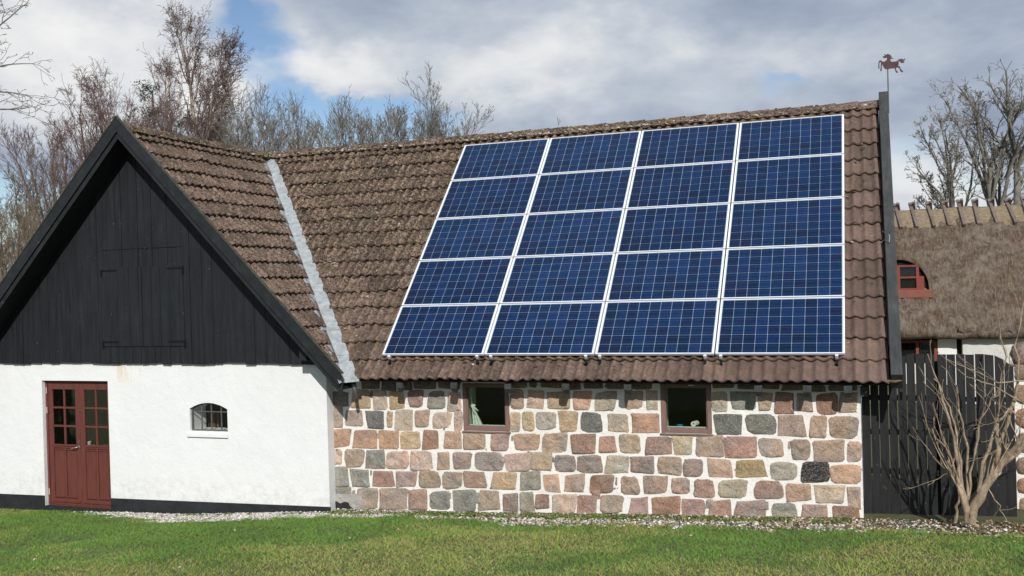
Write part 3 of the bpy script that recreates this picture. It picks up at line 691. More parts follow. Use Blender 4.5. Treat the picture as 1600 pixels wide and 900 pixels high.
def sill_things():
    z=w2[2]+.083; 
    c=at(1084,668,YS+.11); r=.036; z0=z; rr=empty('paper_roll',(c[0],YS+.11,z0),'white paper roll lying on the sill of the right small window','paper roll')
    m=MB(); n=20; L=.10
    V=[];F=[]
    for y in (0,1):
        for ra in (r,.013):
            V+=[(c[0]+.03*y+math.cos(a)*ra,YS+.085+L*y,z0+r+math.sin(a)*ra) for a in np.arange(n)*2*PI/n]
    for j in range(n):
        k=(j+1)%n; F+=[(j,k,2*n+k,2*n+j),(n+j,3*n+j,3*n+k,n+k),(j,n+j,n+k,k),(2*n+j,2*n+k,3*n+k,3*n+j)]
    m.add(V,F); m.build('roll',M_PAPER,rr,smooth=False)
    c=at(1061,671,YS+.1)[0]; b=empty('blue_holder',(c,YS+.1,z0),'small blue plastic clip lying on the sill of the right small window','plastic clip')
    m=MB(); m.box(c-.012,c+.045,YS+.085,YS+.115,z0,z0+.016,ch=.004); m.box(c-.028,c+.06,YS+.092,YS+.1,z0+.018,z0+.025); m.box(c-.01,c-.002,YS+.09,YS+.11,z0+.015,z0+.019); m.box(c+.035,c+.043,YS+.09,YS+.11,z0+.015,z0+.019); m.build('clip',M_BLUEP,b)
sill_things()
# --- white wing wall
YW=.05; XWL=-8.0
dxa,dxb=at(66.5,640,YW)[0],at(169.5,640,YW)[0]; dzt=at(118,595,YW)[2]; dzb=-2.66
ax0,ax1=at(296.5,655,YW)[0],at(355.5,655,YW)[0]; azb=at(325,674,YW)[2]; azs=at(297,638,YW)[2]-.005; azt=at(325,629.5,YW)[2]
axc=(ax0+ax1)/2; hw=(ax1-ax0)/2
def archz(x): 
    q=(x-axc)/hw; return azs+(azt-azs)*math.sqrt(max(0,1-.999*q*q))**1.0 if False else azs+(azt-azs)*(1-q*q)
ow2,rv2=wall_x('plaster_wall',XWL,XW+.02,-3.3,.0,YW,YW+.42,[(dxa,dxb,dzb,const(dzt),False),(ax0,ax1,azb,archz,True)],M_WHITE,None,barn)
ow2['label']='smooth white plastered wing wall with rust runs below the boarding'
split_build(rv2,'wall_reveal',M_WHITE,barn,2)
for b_ in((XW+.02-.4,XW+.021,.42,7.2,-3.3,.0),(XWL,XWL+.4,.42,7.2,-3.3,.0),(XWL,XE,7.3,7.75,-3.3,.0),(XE-.45,XE-.002,YS+TH_W,7.3,-3.3,.0)):
    m=MB(); m.box(*b_); m.build('side_wall',M_WHITE,barn)
V=[(XE-.01,.45,.0),(XE-.01,7.2,.0),(XE-.01,RY,3.4),(XE-.2,.45,.0),(XE-.2,7.2,.0),(XE-.2,RY,3.4)]
part('end_gable_boarding',V,[(0,1,2),(5,4,3),(0,3,4,1),(1,4,5,2),(2,5,3,0)],M_BLACK,barn)
room(XWL+.45,XW-.42,.44,5.5,-2.62,-.02).build('room_walls',simple('pale_shed_wall',(.40,.42,.38),.9,.1,3),barn)
# plinth, broken by the door
def ztopplinth(x): return np.interp(x,[-8,-1],[-2.50,-2.385])
for a,b in((XWL-.01,dxa-.004),(dxb+.004,XW+.032)):
    m=MB(); V=[(a,YW-.014,-3.2),(b,YW-.014,-3.2),(b,YW-.014,ztopplinth(b)),(a,YW-.014,ztopplinth(a)),(a,YW+.006,-3.2),(b,YW+.006,-3.2),(b,YW+.006,ztopplinth(b)),(a,YW+.006,ztopplinth(a))]
    m.add(V,[(0,1,2,3),(3,2,6,7),(0,3,7,4),(1,5,6,2)]); m.build('plinth',M_PLINTH,barn)
m=MB(); m.box(dxa-.003,dxb+.003,YW-.012,YW+.3,-3.2,dzb+.003)
m.build('door_step',M_PLINTH,barn)
def patch(name,px,Y,t,mat):
    P=[at(x,y,Y) for x,y in px]; mm=MB(); mm.poly([(p[0],p[2]) for p in P][::-1],Y-t,Y+.01); mm.build(name,mat,barn)
patch('plinth_patch',[(513,800),(513,777),(520,781),(528,783),(533,786),(540,783),(546,785),(548,790),(553,794),(552,802)],YS,.033,M_PLINTH)
patch('cement_patch',[(512,797),(512,777),(522,771),(545,772),(560,771),(566,776),(568,783),(573,789),(578,797),(574,803)],YS,.026,M_CEMENT)
# rough bedding under the lowest course
# --- door
def door():
    D=empty('unused',(0,0,0)); bpy.data.objects.remove(D)
    x0,x1=dxa+.045,dxb-.006; zb_,zt_=dzb+.02,dzt-.03; Y=YW+.085; mid=(x0+x1)/2
    fr=MB(); fr.box(dxa+.003,x0,Y-.015,Y+.06,zb_,dzt-.003); fr.box(x1,dxb-.003,Y-.015,Y+.06,zb_,dzt-.003); fr.box(x0,x1,Y-.012,Y+.06,zt_,dzt-.003)
    fr.box(x0,x1,Y-.03,Y+.06,dzb+.002,zb_-.003)
    d=fr.build('door',M_RED,barn,label='double door of oxblood red wood with small panes')
    for s,(a,b) in enumerate(((x0+.002,mid-.002),(mid+.002,x1-.002))):
        m=MB(); st=.095; ins=.085 
        la=a+(st if s==0 else ins); lb=b-(ins+.03 if s==0 else st)
        la=a+.095; lb=b-.095
        zp=zb_+(zt_-zb_)*.49; zu=zt_-.13
        m.box(a,la,Y,Y+.045,zb_,zt_,ch=.003); m.box(lb,b,Y,Y+.045,zb_,zt_,ch=.003)
        m.box(la,lb,Y+.001,Y+.044,zu,zt_); m.box(la,lb,Y+.001,Y+.044,zp-.06,zp); m.box(la,lb,Y+.001,Y+.044,zb_,zb_+.10)
        m.box(la-.01,lb+.01,Y-.014,Y+.002,zp-.025,zp-.005)      # weather bar
        m.box(a+.03,b-.03,Y-.018,Y+.002,zb_+.045,zb_+.065)
        c_=(la+lb)/2
        m.box(c_-.022,c_+.022,Y+.001,Y+.044,zb_+.10,zp-.06)
        for (pa,pb) in((la,c_-.022),(c_+.022,lb)):             # sunk panels with a raised field
            m.box(pa,pb,Y+.020,Y+.03,zb_+.10,zp-.06); m.box(pa+.02,pb-.02,Y+.010,Y+.021,zb_+.14,zp-.10,ch=.006)
            m.box(pa+.004,pb-.004,Y-.004,Y+.012,zp-.098,zp-.084,ch=.002); m.box(pa+.004,pb-.004,Y-.006,Y+.012,zb_+.128,zb_+.146,ch=.002)
        m.box(c_-.014,c_+.014,Y+.006,Y+.036,zp,zu)
        for k in(1,2):
            zz=zp+(zu-zp)*k/3; m.box(la,c_-.014,Y+.007,Y+.035,zz-.015,zz+.015); m.box(c_+.014,lb,Y+.007,Y+.035,zz-.015,zz+.015)
        leaf=m.build('door_leaf',M_RED,d)
        p=MB(); p.box(la,lb,Y+.021,Y+.024,zp,zu); p.build('pane',M_GLASSD,leaf)
    mh=simple('pale_hinge',(.45,.38,.33),.5,.1)
    for z in(zt_-.15,zt_-.50,zb_+.22):
        for hx_ in(x0-.012,x1+.004): m=MB(); m.tube([(hx_,Y-.022,z-.055),(hx_,Y-.022,z+.055)],.011,8); m.build('hinge',mh,d)
    m=MB(); hx=mid-.035; hz=zb_+(zt_-zb_)*.475
    m.box(hx-.018,hx+.018,Y-.008,Y,hz-.03,hz+.03,ch=.003); m.tube([(hx,Y,hz),(hx,Y-.045,hz),(hx-.02,Y-.055,hz-.004),(hx-.12,Y-.055,hz-.022)],.010,8); m.box(hx-.01,hx+.01,Y-.012,Y,hz+.07,hz+.11,ch=.002)
    m.build('handle',M_STEEL,d)
    # something pale leaning inside the left leaf
door()
pl=MB(); q=at(95,640,.2); pl.box(q[0]-.075,q[0]-.01,.20,.215,-2.6,at(93,620,.2)[2]); o=pl.build('plank',M_WPAINT); tag(o,'white board standing upright behind the left panes of the red door','board')
m=MB(); q=at(139,694,YW+.2); bx=empty('white_pot',(q[0],YW+.2,q[2]),'small white pot behind the lowest panes of the right door leaf','pot')
V,F=tube([(q[0],YW+.2,q[2]-.01),(q[0],YW+.2,q[2]+.045),(q[0],YW+.2,q[2]+.05)],[.03,.045,.04],12); m.add(V,F); m.build('vessel',M_WPAINT,bx); m=MB(); m.box(q[0]-.15,q[0]+.5,YW+.14,YW+.3,q[2]-.035,q[2]-.012); o=m.build('shelf',M_BROWNW); tag(o,'brown shelf board behind the right door leaf','shelf')
# --- arched iron window
def arched():
    Y=YW+.055; n=17; xs=np.linspace(ax0+.004,ax1-.004,n); t=.016
    w=empty('x',(0,0,0)); bpy.data.objects.remove(w)
    m=MB()
    arc=[(x,archz(x)-.006) for x in xs]
    m.tube([(x,Y,z-.008) for x,z in arc],.012,6)
    m.box(ax0+.003,ax0+.022,Y-.012,Y+.012,azb+.003,azs-.004); m.box(ax1-.022,ax1-.003,Y-.012,Y+.012,azb+.003,azs-.004); m.box(ax0+.02,ax1-.02,Y-.012,Y+.012,azb+.003,azb+.022)
    f=m.build('arched_window',M_IRON,barn,label='small iron arched window')
    b=MB(); wdt=ax1-ax0
    for fx in(.27,.53,.79):
        x=ax0+wdt*fx; b.box(x-.007,x+.007,Y-.01,Y+.008,azb+.02,archz(x)-.01)
    zc=azb+(azs-azb)*.97-.04; b.box(ax0+.02,ax1-.02,Y-.008,Y+.006,zc-.007,zc+.007); b.build('glazing_bar',M_IRON,f)
    p=[(x,z) for x,z in arc]; P=[(ax1-.006,azb+.006),(ax0+.006,azb+.006)]+p
    g=MB(); g.poly(P,Y+.010,Y+.013); g.build('pane',M_GLASSD,f)
    s=MB(); s.box(ax0-.045,ax1+.012,YW-.035,YW+.02,at(325,682,YW)[2]-.012,azb-.035,ch=.006); s.build('sill',M_WHITE,f)
arched()
m=MB(); q=at(322,664,.5)
for k in range(3): m.box(q[0]-.03+k*.07,q[0]+.02+k*.07,.60+.02*k,.63+.02*k,-2.55,q[2]+.22)
o=m.build('timber_posts',M_BROWNW); tag(o,'brown timber boards standing inside behind the small arched window','timber')
m=MB(); a_=at(300,655,.35); b_=at(318,670,.35); m.bar(a_,b_,.012,.012); o=m.build('roof_strut',M_IRON); tag(o,'thin slanting metal strut behind the left panes of the arched window','strut')
# --- gable boarding
def gable():
    R=random.Random(9); Yb=.0; x=XR-4.3; m=MB(); zb=at(0,567,Yb)[2]
    apex=RZ-.11
    def roofz(xx): return apex-abs(xx-XR)*TT
    while x<XR+4.0:
        w=R.uniform(.12,.27); x2=min(x+w,XR+4.0); g=.0015+R.random()*.004; y=Yb-R.random()*.008; b0=zb+R.uniform(-.02,.015)-.002; b1=b0+R.uniform(-.008,.008)
        a,b=x+g,x2-g
        if roofz(a)>b0+.02 or roofz(b)>b0+.02:
            P=[(a,b0),(b,b1)]
            if roofz(b)>b1: P.append((b,roofz(b)))
            if a<XR<b: P.append((XR,apex))
            if roofz(a)>b0: P.append((a,roofz(a)))
            if len(P)>=3: m.poly(P,y,Yb+.02)
        x=x2
    o=m.build('gable_boarding',M_BLACK,barn,label='black vertical gable boarding')
    P=[(XR-4.2,.0),(XR+4.0,.0),(XR,apex-.02)]
    m=MB(); m.poly([(XR-3.5,-.03),(XR+3.5,-.03),(XR,apex-.04)],Yb+.025,Yb+.045); m.build('gable_backing',M_DARK,barn)
    # loft hatch: two shutters, each with strap hinges
    zt,z0=at(222,416,Yb)[2],at(222,541,Yb)[2]; xa,xb=at(161,470,Yb)[0],at(288,470,Yb)[0]; xm=(xa+xb)/2; Yh=Yb-.02
    for s,(a,b) in enumerate(((xa,xm-.003),(xm+.003,xb))):
        mm=MB(); xx=a
        while xx<b-.02:
            w=min(R.uniform(.16,.24),b-xx); 
            if b-xx-w<.06: w=b-xx
            mm.box(xx+.003,xx+w-.003,Yh-R.random()*.003,Yh+.02,z0+.002,zt-.002); xx+=w
        sh=mm.build('shutter',M_BLACK,barn)
        for z in(zt-.05,z0+.08):
            h=MB(); xo=a if s==0 else b; di=1 if s==0 else -1
            h.box(min(xo,xo+di*.32),max(xo,xo+di*.32),Yh-.012,Yh-.004,z-.013,z+.013); h.box(xo-.012,xo+.012,Yh-.016,Yh-.002,z-.10,z+.02)
            for k in range(4): h.box(xo+di*(.04+.08*k)-.006,xo+di*(.04+.08*k)+.006,Yh-.017,Yh-.01,z-.006,z+.006)
            h.build('strap_hinge',M_BLKIRON,sh)
    mm=MB(); zl=at(222,388,Yb)[2]; mm.box(xa+.02,xb,Yb-.012,Yb-.006,zl-.004,zl+.004); mm.tube([(xm+.08,Yb-.02,zl+.01),(xm+.10,Yb-.03,zl-.03),(xm+.12,Yb-.02,zl+.01)],.006,5); mm.build('hatch_batten',M_BLKIRON,barn)
    mm=MB(); q=at(477,554,-.2); mm.box(q[0]-.07,q[0]+.07,-.27,-.04,q[2]-.09,q[2]+.08,ch=.006); mm.build('beam_end',M_BARGE,barn)
    # barge boards: outer board and a set-back lower one
    def barge(y0,y1,top,bot,name,endx):
        # top/bot are vertical offsets below the tile line at the ridge
        zr=RZ+.165
        for s in(-1,1):
            P=[(XR,zr-top),(XR+s*endx,zr-top-endx*TT),(XR+s*(endx-.02),zr-bot-(endx-.02)*TT),(XR,zr-bot)]
            if s>0: P=P[::-1]
            mm=MB(); mm.poly(P,y0,y1); mm.build(name,M_BARGE,barn)
    barge(-.455,-.425,-.02,.225,'barge_board',4.03)
    barge(-.424,-.395,.10,.335,'barge_board',4.05)
    mm=MB()
    for s in(-1,1): # verge capping strip and soffit boards
        P=[(XR,RZ+.203),(XR+s*4.06,RZ+.203-4.06*TT),(XR+s*4.06,RZ+.187-4.06*TT),(XR,RZ+.187)]
        mm.poly(P if s<0 else P[::-1],-.465,-.405)
        P=[(XR,RZ+.187),(XR+s*4.03,RZ+.187-4.03*TT),(XR+s*4.03,RZ-.02-4.03*TT),(XR,RZ-.02)]
        mm.poly(P if s<0 else P[::-1],-.4235,-.407) if False else None
    mm.build('verge_strip',simple('mossy_verge',(.06,.06,.045),.9,.5,14,.6),barn)
    mm=MB()
    for s in(-1,1):
        P=[(XR,RZ-.09),(XR+s*4.0,RZ-.09-4.0*TT),(XR+s*4.0,RZ-.125-4.0*TT),(XR,RZ-.125)]
        mm.poly(P if s<0 else P[::-1],-.394,-.012)
    mm.build('soffit',M_BARGE,barn)
gable()
# --- right verge board on the main roof
def verge():
    def P(u,v,h): return roofP(np.array(u),np.array(v),np.array(h)).tolist()
    v0,v1=V_EAVE+.02,V_RIDGE+.10; m=MB()
    for (ua,ub,ha,hb) in((7.20,7.335,-.155,.035),):
        V=[P(u,v,h) for v in(v0,v1) for (u,h) in((ua,ha-.09),(ub,ha-.09),(ub,hb),(ua,hb))]
        m.add(V,[(0,1,2,3),(7,6,5,4),(0,4,5,1),(1,5,6,2),(2,6,7,3),(3,7,4,0)])
    m.build('verge_board',M_VERGE,barn)
    m=MB(); V=[P(u,v,h) for v in(v0-.05,v1) for (u,h) in((7.30,-.42),(7.332,-.42),(7.332,-.246),(7.30,-.246))]
    m.add(V,[(0,1,2,3),(7,6,5,4),(0,4,5,1),(1,5,6,2),(2,6,7,3),(3,7,4,0)]); m.build('barge_board',M_BARGE,barn)
    # rear half
    m=MB(); V=[rearP(np.array(u),np.array(v),np.array(h)).tolist() for v in(v0,v1) for (u,h) in((7.20,-.245),(7.33,-.245),(7.33,.03),(7.20,.03))]
    m.add(V,[(0,1,2,3),(7,6,5,4),(0,4,5,1),(1,5,6,2),(2,6,7,3),(3,7,4,0)]); m.build('verge_board',M_VERGE,barn)
    m=MB(); a=at(1386,596,-.2); m.tube([(7.17,-.18,a[2]+.005),(7.25,-.20,a[2]-.0),(7.30,-.20,a[2]+.012),(7.335,-.19,a[2]+.02)],[.02,.019,.016,.012],7); m.build('broken_tile',M_BROWNW,barn)
verge()
# rafter tails and wall plate shadow board
def tails():
    for px in(629,713,797,887,983,1186,1262,1325):
        a=at(px,600,-.02); m=MB(); x=a[0]; 
        V=[]
        for dx in(-.05,.05):
            for y,z in((-.13,-.49),(-.13,-.425),(.24,-.04),(.24,-.22),(-.07,-.555)):
                V.append((x+dx*(.7 if z<-.5 else 1),y,z-.005))
        m.add(V,[(0,1,2,3,4),(9,8,7,6,5),(0,5,6,1),(1,6,7,2),(2,7,8,3),(3,8,9,4),(4,9,5,0)])
        m.build('rafter_tail',M_VERGE,barn)
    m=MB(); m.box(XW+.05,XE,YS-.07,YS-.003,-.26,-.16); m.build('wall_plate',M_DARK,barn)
tails()
# ------------------------------------------------------------------ solar panels
PW,PH,GAP=1.65,.99,.02
def mkpanel():
    root=empty('solar_panel',(0,0,0),rot=(TH,0,0))
    m=MB(); f=.026; g=.013
    for b in((0,PW,0,g),(0,PW,PH-g,PH),(0,f,g,PH-g),(PW-f,PW,g,PH-g)): m.box(b[0],b[1],b[2],b[3],-.04,0,ch=.0012)
    m.build('frame',M_ALU,root,local=True)
    m=MB(); m.box(f-.002,PW-f+.002,g-.002,PH-g+.002,-.012,-.008); m.build('backing_sheet',M_BACK,root,local=True)
    V=[];F=[];C=[]; cw=.1545; px_=.1585; x0=.034+.0005; y0=.0195+.0035
    for j in range(6):
        for i in range(10):
            a=x0+i*px_; b=y0+j*px_; 
            if j==0: pass
            k=len(V); c=.004; lo=b; hi=b+cw
            lo=max(lo,g+.004)
            V+=[(a+c,lo,-.006),(a+cw-c,lo,-.006),(a+cw,lo+c,-.006),(a+cw,hi-c,-.006),(a+cw-c,hi,-.006),(a+c,hi,-.006),(a,hi-c,-.006),(a,lo+c,-.006)]
            F.append(tuple(range(k,k+8)))
            t=random.random(); col=np.array([.0016,.0235,.084])*(.45+.5*random.random())+np.array([.004,.0,.004])*t; C+=[tuple(col)]*8
    # clamp to frame
    V=[(x,min(y,PH-g-.003),z) for x,y,z in V]
    part('solar_cells',V,F,M_CELL,root,cols=C,local=True)
    return root
proto=mkpanel()
rows_n=['bottom','fourth','third','second','top']; cols_n=['far left','second-from-left','third-from-left','far right']
protoparts=list(proto.children)
for r in range(5):
    for c in range(4):
        o=proto if (r,c)==(0,0) else proto.copy()
        if o is not proto:
            COL.objects.link(o)
            for ch in protoparts:
                d=ch.copy(); COL.objects.link(d); d.parent=o
        u=c*(PW+GAP); v=r*(PH+GAP); o.location=(u,v*CT,v*ST)
        rn={0:'bottom row',1:'fourth row from the top',2:'middle row of five',3:'second row from the top',4:'top row'}[r]
        tag(o,'blue solar panel in the %s, %s column of four'%(rn,['leftmost','second','third','rightmost'][c]),'solar panel','solar panels mounted on the tiled roof')
bpy.context.view_layer.update()
for i,px in enumerate((609.5,746.5,768,916,938,1102,1126.5,1307.5)):
    r=ray(px,557); n=np.array([0,-ST,CT]); t=((-.055)-n@CAM)/(n@r); u=(CAM+t*r)[0]
    rt=empty('mounting_rail',roofP(np.array(u),np.array(0.),np.array(-.062)),'aluminium rail end under the bottom solar panels, %s of eight from the left'%['first','second','third','fourth','fifth','sixth','seventh','last'][i],'mounting rail','rails carrying the solar panels',rot=(TH,0,0))
    m=MB(); w=.018
    m.box(-w,w,-.045,5.06,-.022,.0145); m.build('rail',M_ALUDARK,rt,local=True)
    m=MB(); m.box(-.02,.02,-.036,-.008,.015,.052,ch=.003); m.tube([(0,-.022,.052),(0,-.022,.06)],.008,6); m.build('end_clamp',M_ALU,rt,local=True)
    m=MB()
    m.box(-.02,.02,.33,.37,-.09,-.022)
    m.build('roof_hook',M_ALUDARK,rt,local=True)
    m=MB(); m.box(-.016,.016,-.11,-.06,-.075,-.022); m.build('hook_plate',M_BLKIRON,rt,local=True)
# ------------------------------------------------------------------ weather vane, cable, plate
H=[(165,108),(180,98),(208,97),(192,74),(188,64),(210,74),(230,80),(242,66),(262,68),(270,84),(305,88),(288,100),(320,116),(292,122),(318,142),(340,152),(318,160),(296,152),(288,170),(292,192),(305,206),(350,210),(398,203),(420,177),(460,172),(500,190),(512,180),(524,163),(520,192),(508,208),(490,212),(508,226),(505,240),(480,246),(455,240),(440,222),(425,208),(414,214),(420,240),(416,270),(408,290),(432,292),(442,320),(455,352),(480,380),(484,395),(468,404),(445,385),(430,350),(420,322),(395,312),(372,320),(376,350),(384,372),(404,385),(398,405),(372,396),(362,370),(356,335),(350,322),(300,320),(240,326),(204,322),(185,298),(168,262),(158,235),(152,260),(148,310),(146,340),(134,352),(122,335),(132,270),(136,212),(128,186),(116,200),(112,260),(112,308),(96,300),(92,280),(98,215),(106,176),(122,160),(145,170),(165,192),(198,192),(228,172),(236,146),(228,128),(210,135),(178,128)]
def vane():
    Y=RY+.02; b=at(1388.3,163,Y); x0=max(b[0],7.345)
    v=empty('horse_weather_vane',(x0+.0,Y,b[2]-.15),'rusty weather vane shaped as a leaping horse on a thin pole at the roof end','weather vane')
    top=at(1388.5,108,Y)[2]; m=MB(); m.tube([(x0,Y,b[2]-.15),(x0+.002,Y,top)],[.011,.009],8); m.build('pole',M_IRON,v)
    k=.00096; P=[(x0+(x-240)*k,top+(326-y)*k+.0) for x,y in H]
    # screen roll: tilt slightly
    bm=bmesh.new(); vs=[bm.verts.new((x,Y-.006,z)) for x,z in P]
    from mathutils.geometry import tessellate_polygon
    for t3 in tessellate_polygon([[Vector((x,z,0)) for x,z in P]]):
        bm.faces.new([vs[i] for i in t3])
    ret=bmesh.ops.extrude_face_region(bm,geom=bm.faces[:]); 
    for g in ret['geom']:
        if isinstance(g,bmesh.types.BMVert): g.co.y+=.012
    m=MB(); m.bm(bm); m.build('horse',M_RUST,v)
vane()
m=MB(); pts=[(1378,335),(1381,352),(1379,368),(1372,378),(1361,383)]; m.tube([roofP(np.array(7.12+ (x-1361)/17*.16),np.array(2.6-(y-335)/48*.52),np.array(-.08+.05*math.sin(y))) for x,y in pts],.006,5)
m.tube([roofP(np.array(7.17),np.array(2.32),np.array(-.07)),roofP(np.array(7.26),np.array(2.1),np.array(.05)),roofP(np.array(7.25),np.array(1.95),np.array(.06)),roofP(np.array(7.21),np.array(2.0),np.array(.05))],.006,5)
o=m.build('loose_cable',simple('pale_cable',(.4,.37,.34),.6),None,smooth=True); tag(o,'thin pale cable dangling over the roof tiles beside the black verge board','cable')
q0=at(1343.5,603.5,YS+.02);q1=at(1356.5,619.5,YS+.02)
bx=empty('junction_box',(q0[0],YS,q1[2]),'small dark grey box with white marks under the eave beside the stone wall','box')
m=MB(); m.box(q0[0],q1[0],YS+.0,YS+.05,q1[2],q0[2],ch=.005); m.build('casing',simple('dark_grey_plastic',(.05,.05,.055),.5,.3,30),bx)
m=MB(); w_=q1[0]-q0[0]; h_=q0[2]-q1[2]
m.box(q0[0]+w_*.05,q0[0]+w_*.48,YS-.002,YS+.0,q1[2]+h_*.03,q1[2]+h_*.1)
for a,b,c_,d in((.3,.35,.42,.2),(.6,.25,.7,.5),(.78,.35,.85,.6)): m.bar((q0[0]+w_*a,YS-.001,q1[2]+h_*b),(q0[0]+w_*c_,YS-.001,q1[2]+h_*d),.004,.003)
m.build('marking',M_WPAINT,bx)
# ------------------------------------------------------------------ picket fence and gate
def pickets(name,xa,xb,Y,ztop,parent,seed,matl=M_FENCE):
    R=random.Random(seed); m=MB(); x=xa; zb=-2.16
    while x<xb-.05:
        w=R.uniform(.098,.108); zc=ztop(x+w/2); a=x;b=min(x+w,xb)
        s=(ztop(b)-ztop(a))/2
        z0=zb+R.uniform(-.03,.02)-.005; y=Y+R.uniform(-.004,.004)
        dz=R.uniform(-.006,.006)
        m.poly([(a,z0),(b,z0),(b,zc+s+dz),(a,zc-s+dz)],y,y+.02)
        x=b+R.uniform(.006,.015)
    return m.build(name,matl,parent)
YF=.50; ztop_f=at(1440,553.5,YF)[2]
xg0=at(1347,700,YF)[0]; xg1=at(1467,700,YF)[0]; xg2=at(1590,700,YF)[0]
fence=empty('picket_fence',(xg0,YF,-2.15),'black close-board picket fence between the stone wall and the gate','fence')
xl=at(1404,560,YF)[0]
pickets('slat_panel',xg0+.01,xg1,YF,lambda x: ztop_f-.05*max(0,(xl+.14-x)/.14) if x>xl-.05 else ztop_f-.06,fence,3)
for py in(622,676,738):
    z=at(1430,py,YF+.03)[2]; m=MB(); m.box(xg0+.01,xg1,YF+.027,YF+.065,z-.035,z+.035); m.build('rail',M_FENCE,fence)
m=MB(); m.box(xg1-.06,xg1+.03,YF+.07,YF+.16,-2.3,ztop_f-.1); m.build('post',M_FENCE,fence)
gate=empty('picket_gate',(xg1+.012,YF,-2.15),'black picket gate with rounded right shoulder behind the bare shrub','gate')
xs0=at(1540,560,YF)[0]
def gtop(x): return ztop_f-.005-(.19*max(0,(x-xs0)/(xg2-xs0))**2.0 if x>xs0 else 0)
pickets('slat_panel',xg1+.012,xg2,YF-.006,gtop,gate,8)
for py in(624,668,742):
    z=at(1520,py,YF+.03)[2]; m=MB(); m.box(xg1+.02,xg2-.02,YF+.02,YF+.06,z-.03,z+.03); m.build('rail',M_FENCE,gate)
# fieldstone wall at the right edge of the picture
def rightwall():
    Y=.95; x0=at(1587,700,Y)[0]; r=empty('fieldstone_wall',(x0,Y,-2.2),'low wall of tan fieldstones with pale mortar right of the black gate','wall')
    zt=at(1595,574,Y)[2]; m=MB(); m.box(x0,x0+3.2,Y,Y+.5,-2.6,zt); m.build('mortar_core',M_MORTAR,r)
    R=random.Random(2); z=-2.25; mm=MB(); V=[]
    while z<zt-.08:
        h=R.uniform(.24,.32); x=x0-.02
        while x<x0+3.1:
            w=R.uniform(.25,.42); bm=bmesh.new(); bmesh.ops.create_cube(bm,size=1); bmesh.ops.subdivide_edges(bm,edges=bm.edges[:],cuts=3,use_grid_fill=True)
            cx,cz=x+w/2,z+h/2
            for v in bm.verts:
                c=v.co; k=1/max(.001,(abs(c.x*2)**5+abs(c.y*2)**5+abs(c.z*2)**5)**.2)*max(abs(c.x*2),abs(c.y*2),abs(c.z*2))
                nz=.9+.2*random.random(); v.co=Vector((cx+c.x*k*(w-.035)*nz,Y+.06+c.y*k*.17,cz+c.z*k*(h-.035)*nz))
            t=random.choice('otpYbnt'); mm.bm(bm,tuple(np.array(srgb(*PAL[t]))*.9)); x+=w
        z+=h
    mm.build('fieldstones',M_STONE,r,cols=True,smooth=True)
    q=at(1596,545,Y-.1); b=MB(); bm=bmesh.new(); bmesh.ops.create_icosphere(bm,subdivisions=3,radius=1)
    for v in bm.verts:
        k=.65+.6*vnoise(np.array(v.co[:])*1.0,1.7,4); v.co=Vector((q[0]+.13+v.co.x*.24*k,Y+.15+v.co.y*.2*k,zt+.16+v.co.z*.19*k))
    b.bm(bm,(.27,.19,.155)); o=b.build('boulder',M_STONE,None,cols=True,smooth=True); tag(o,'rounded reddish brown boulder resting on the wall at the right edge','boulder')
rightwall()
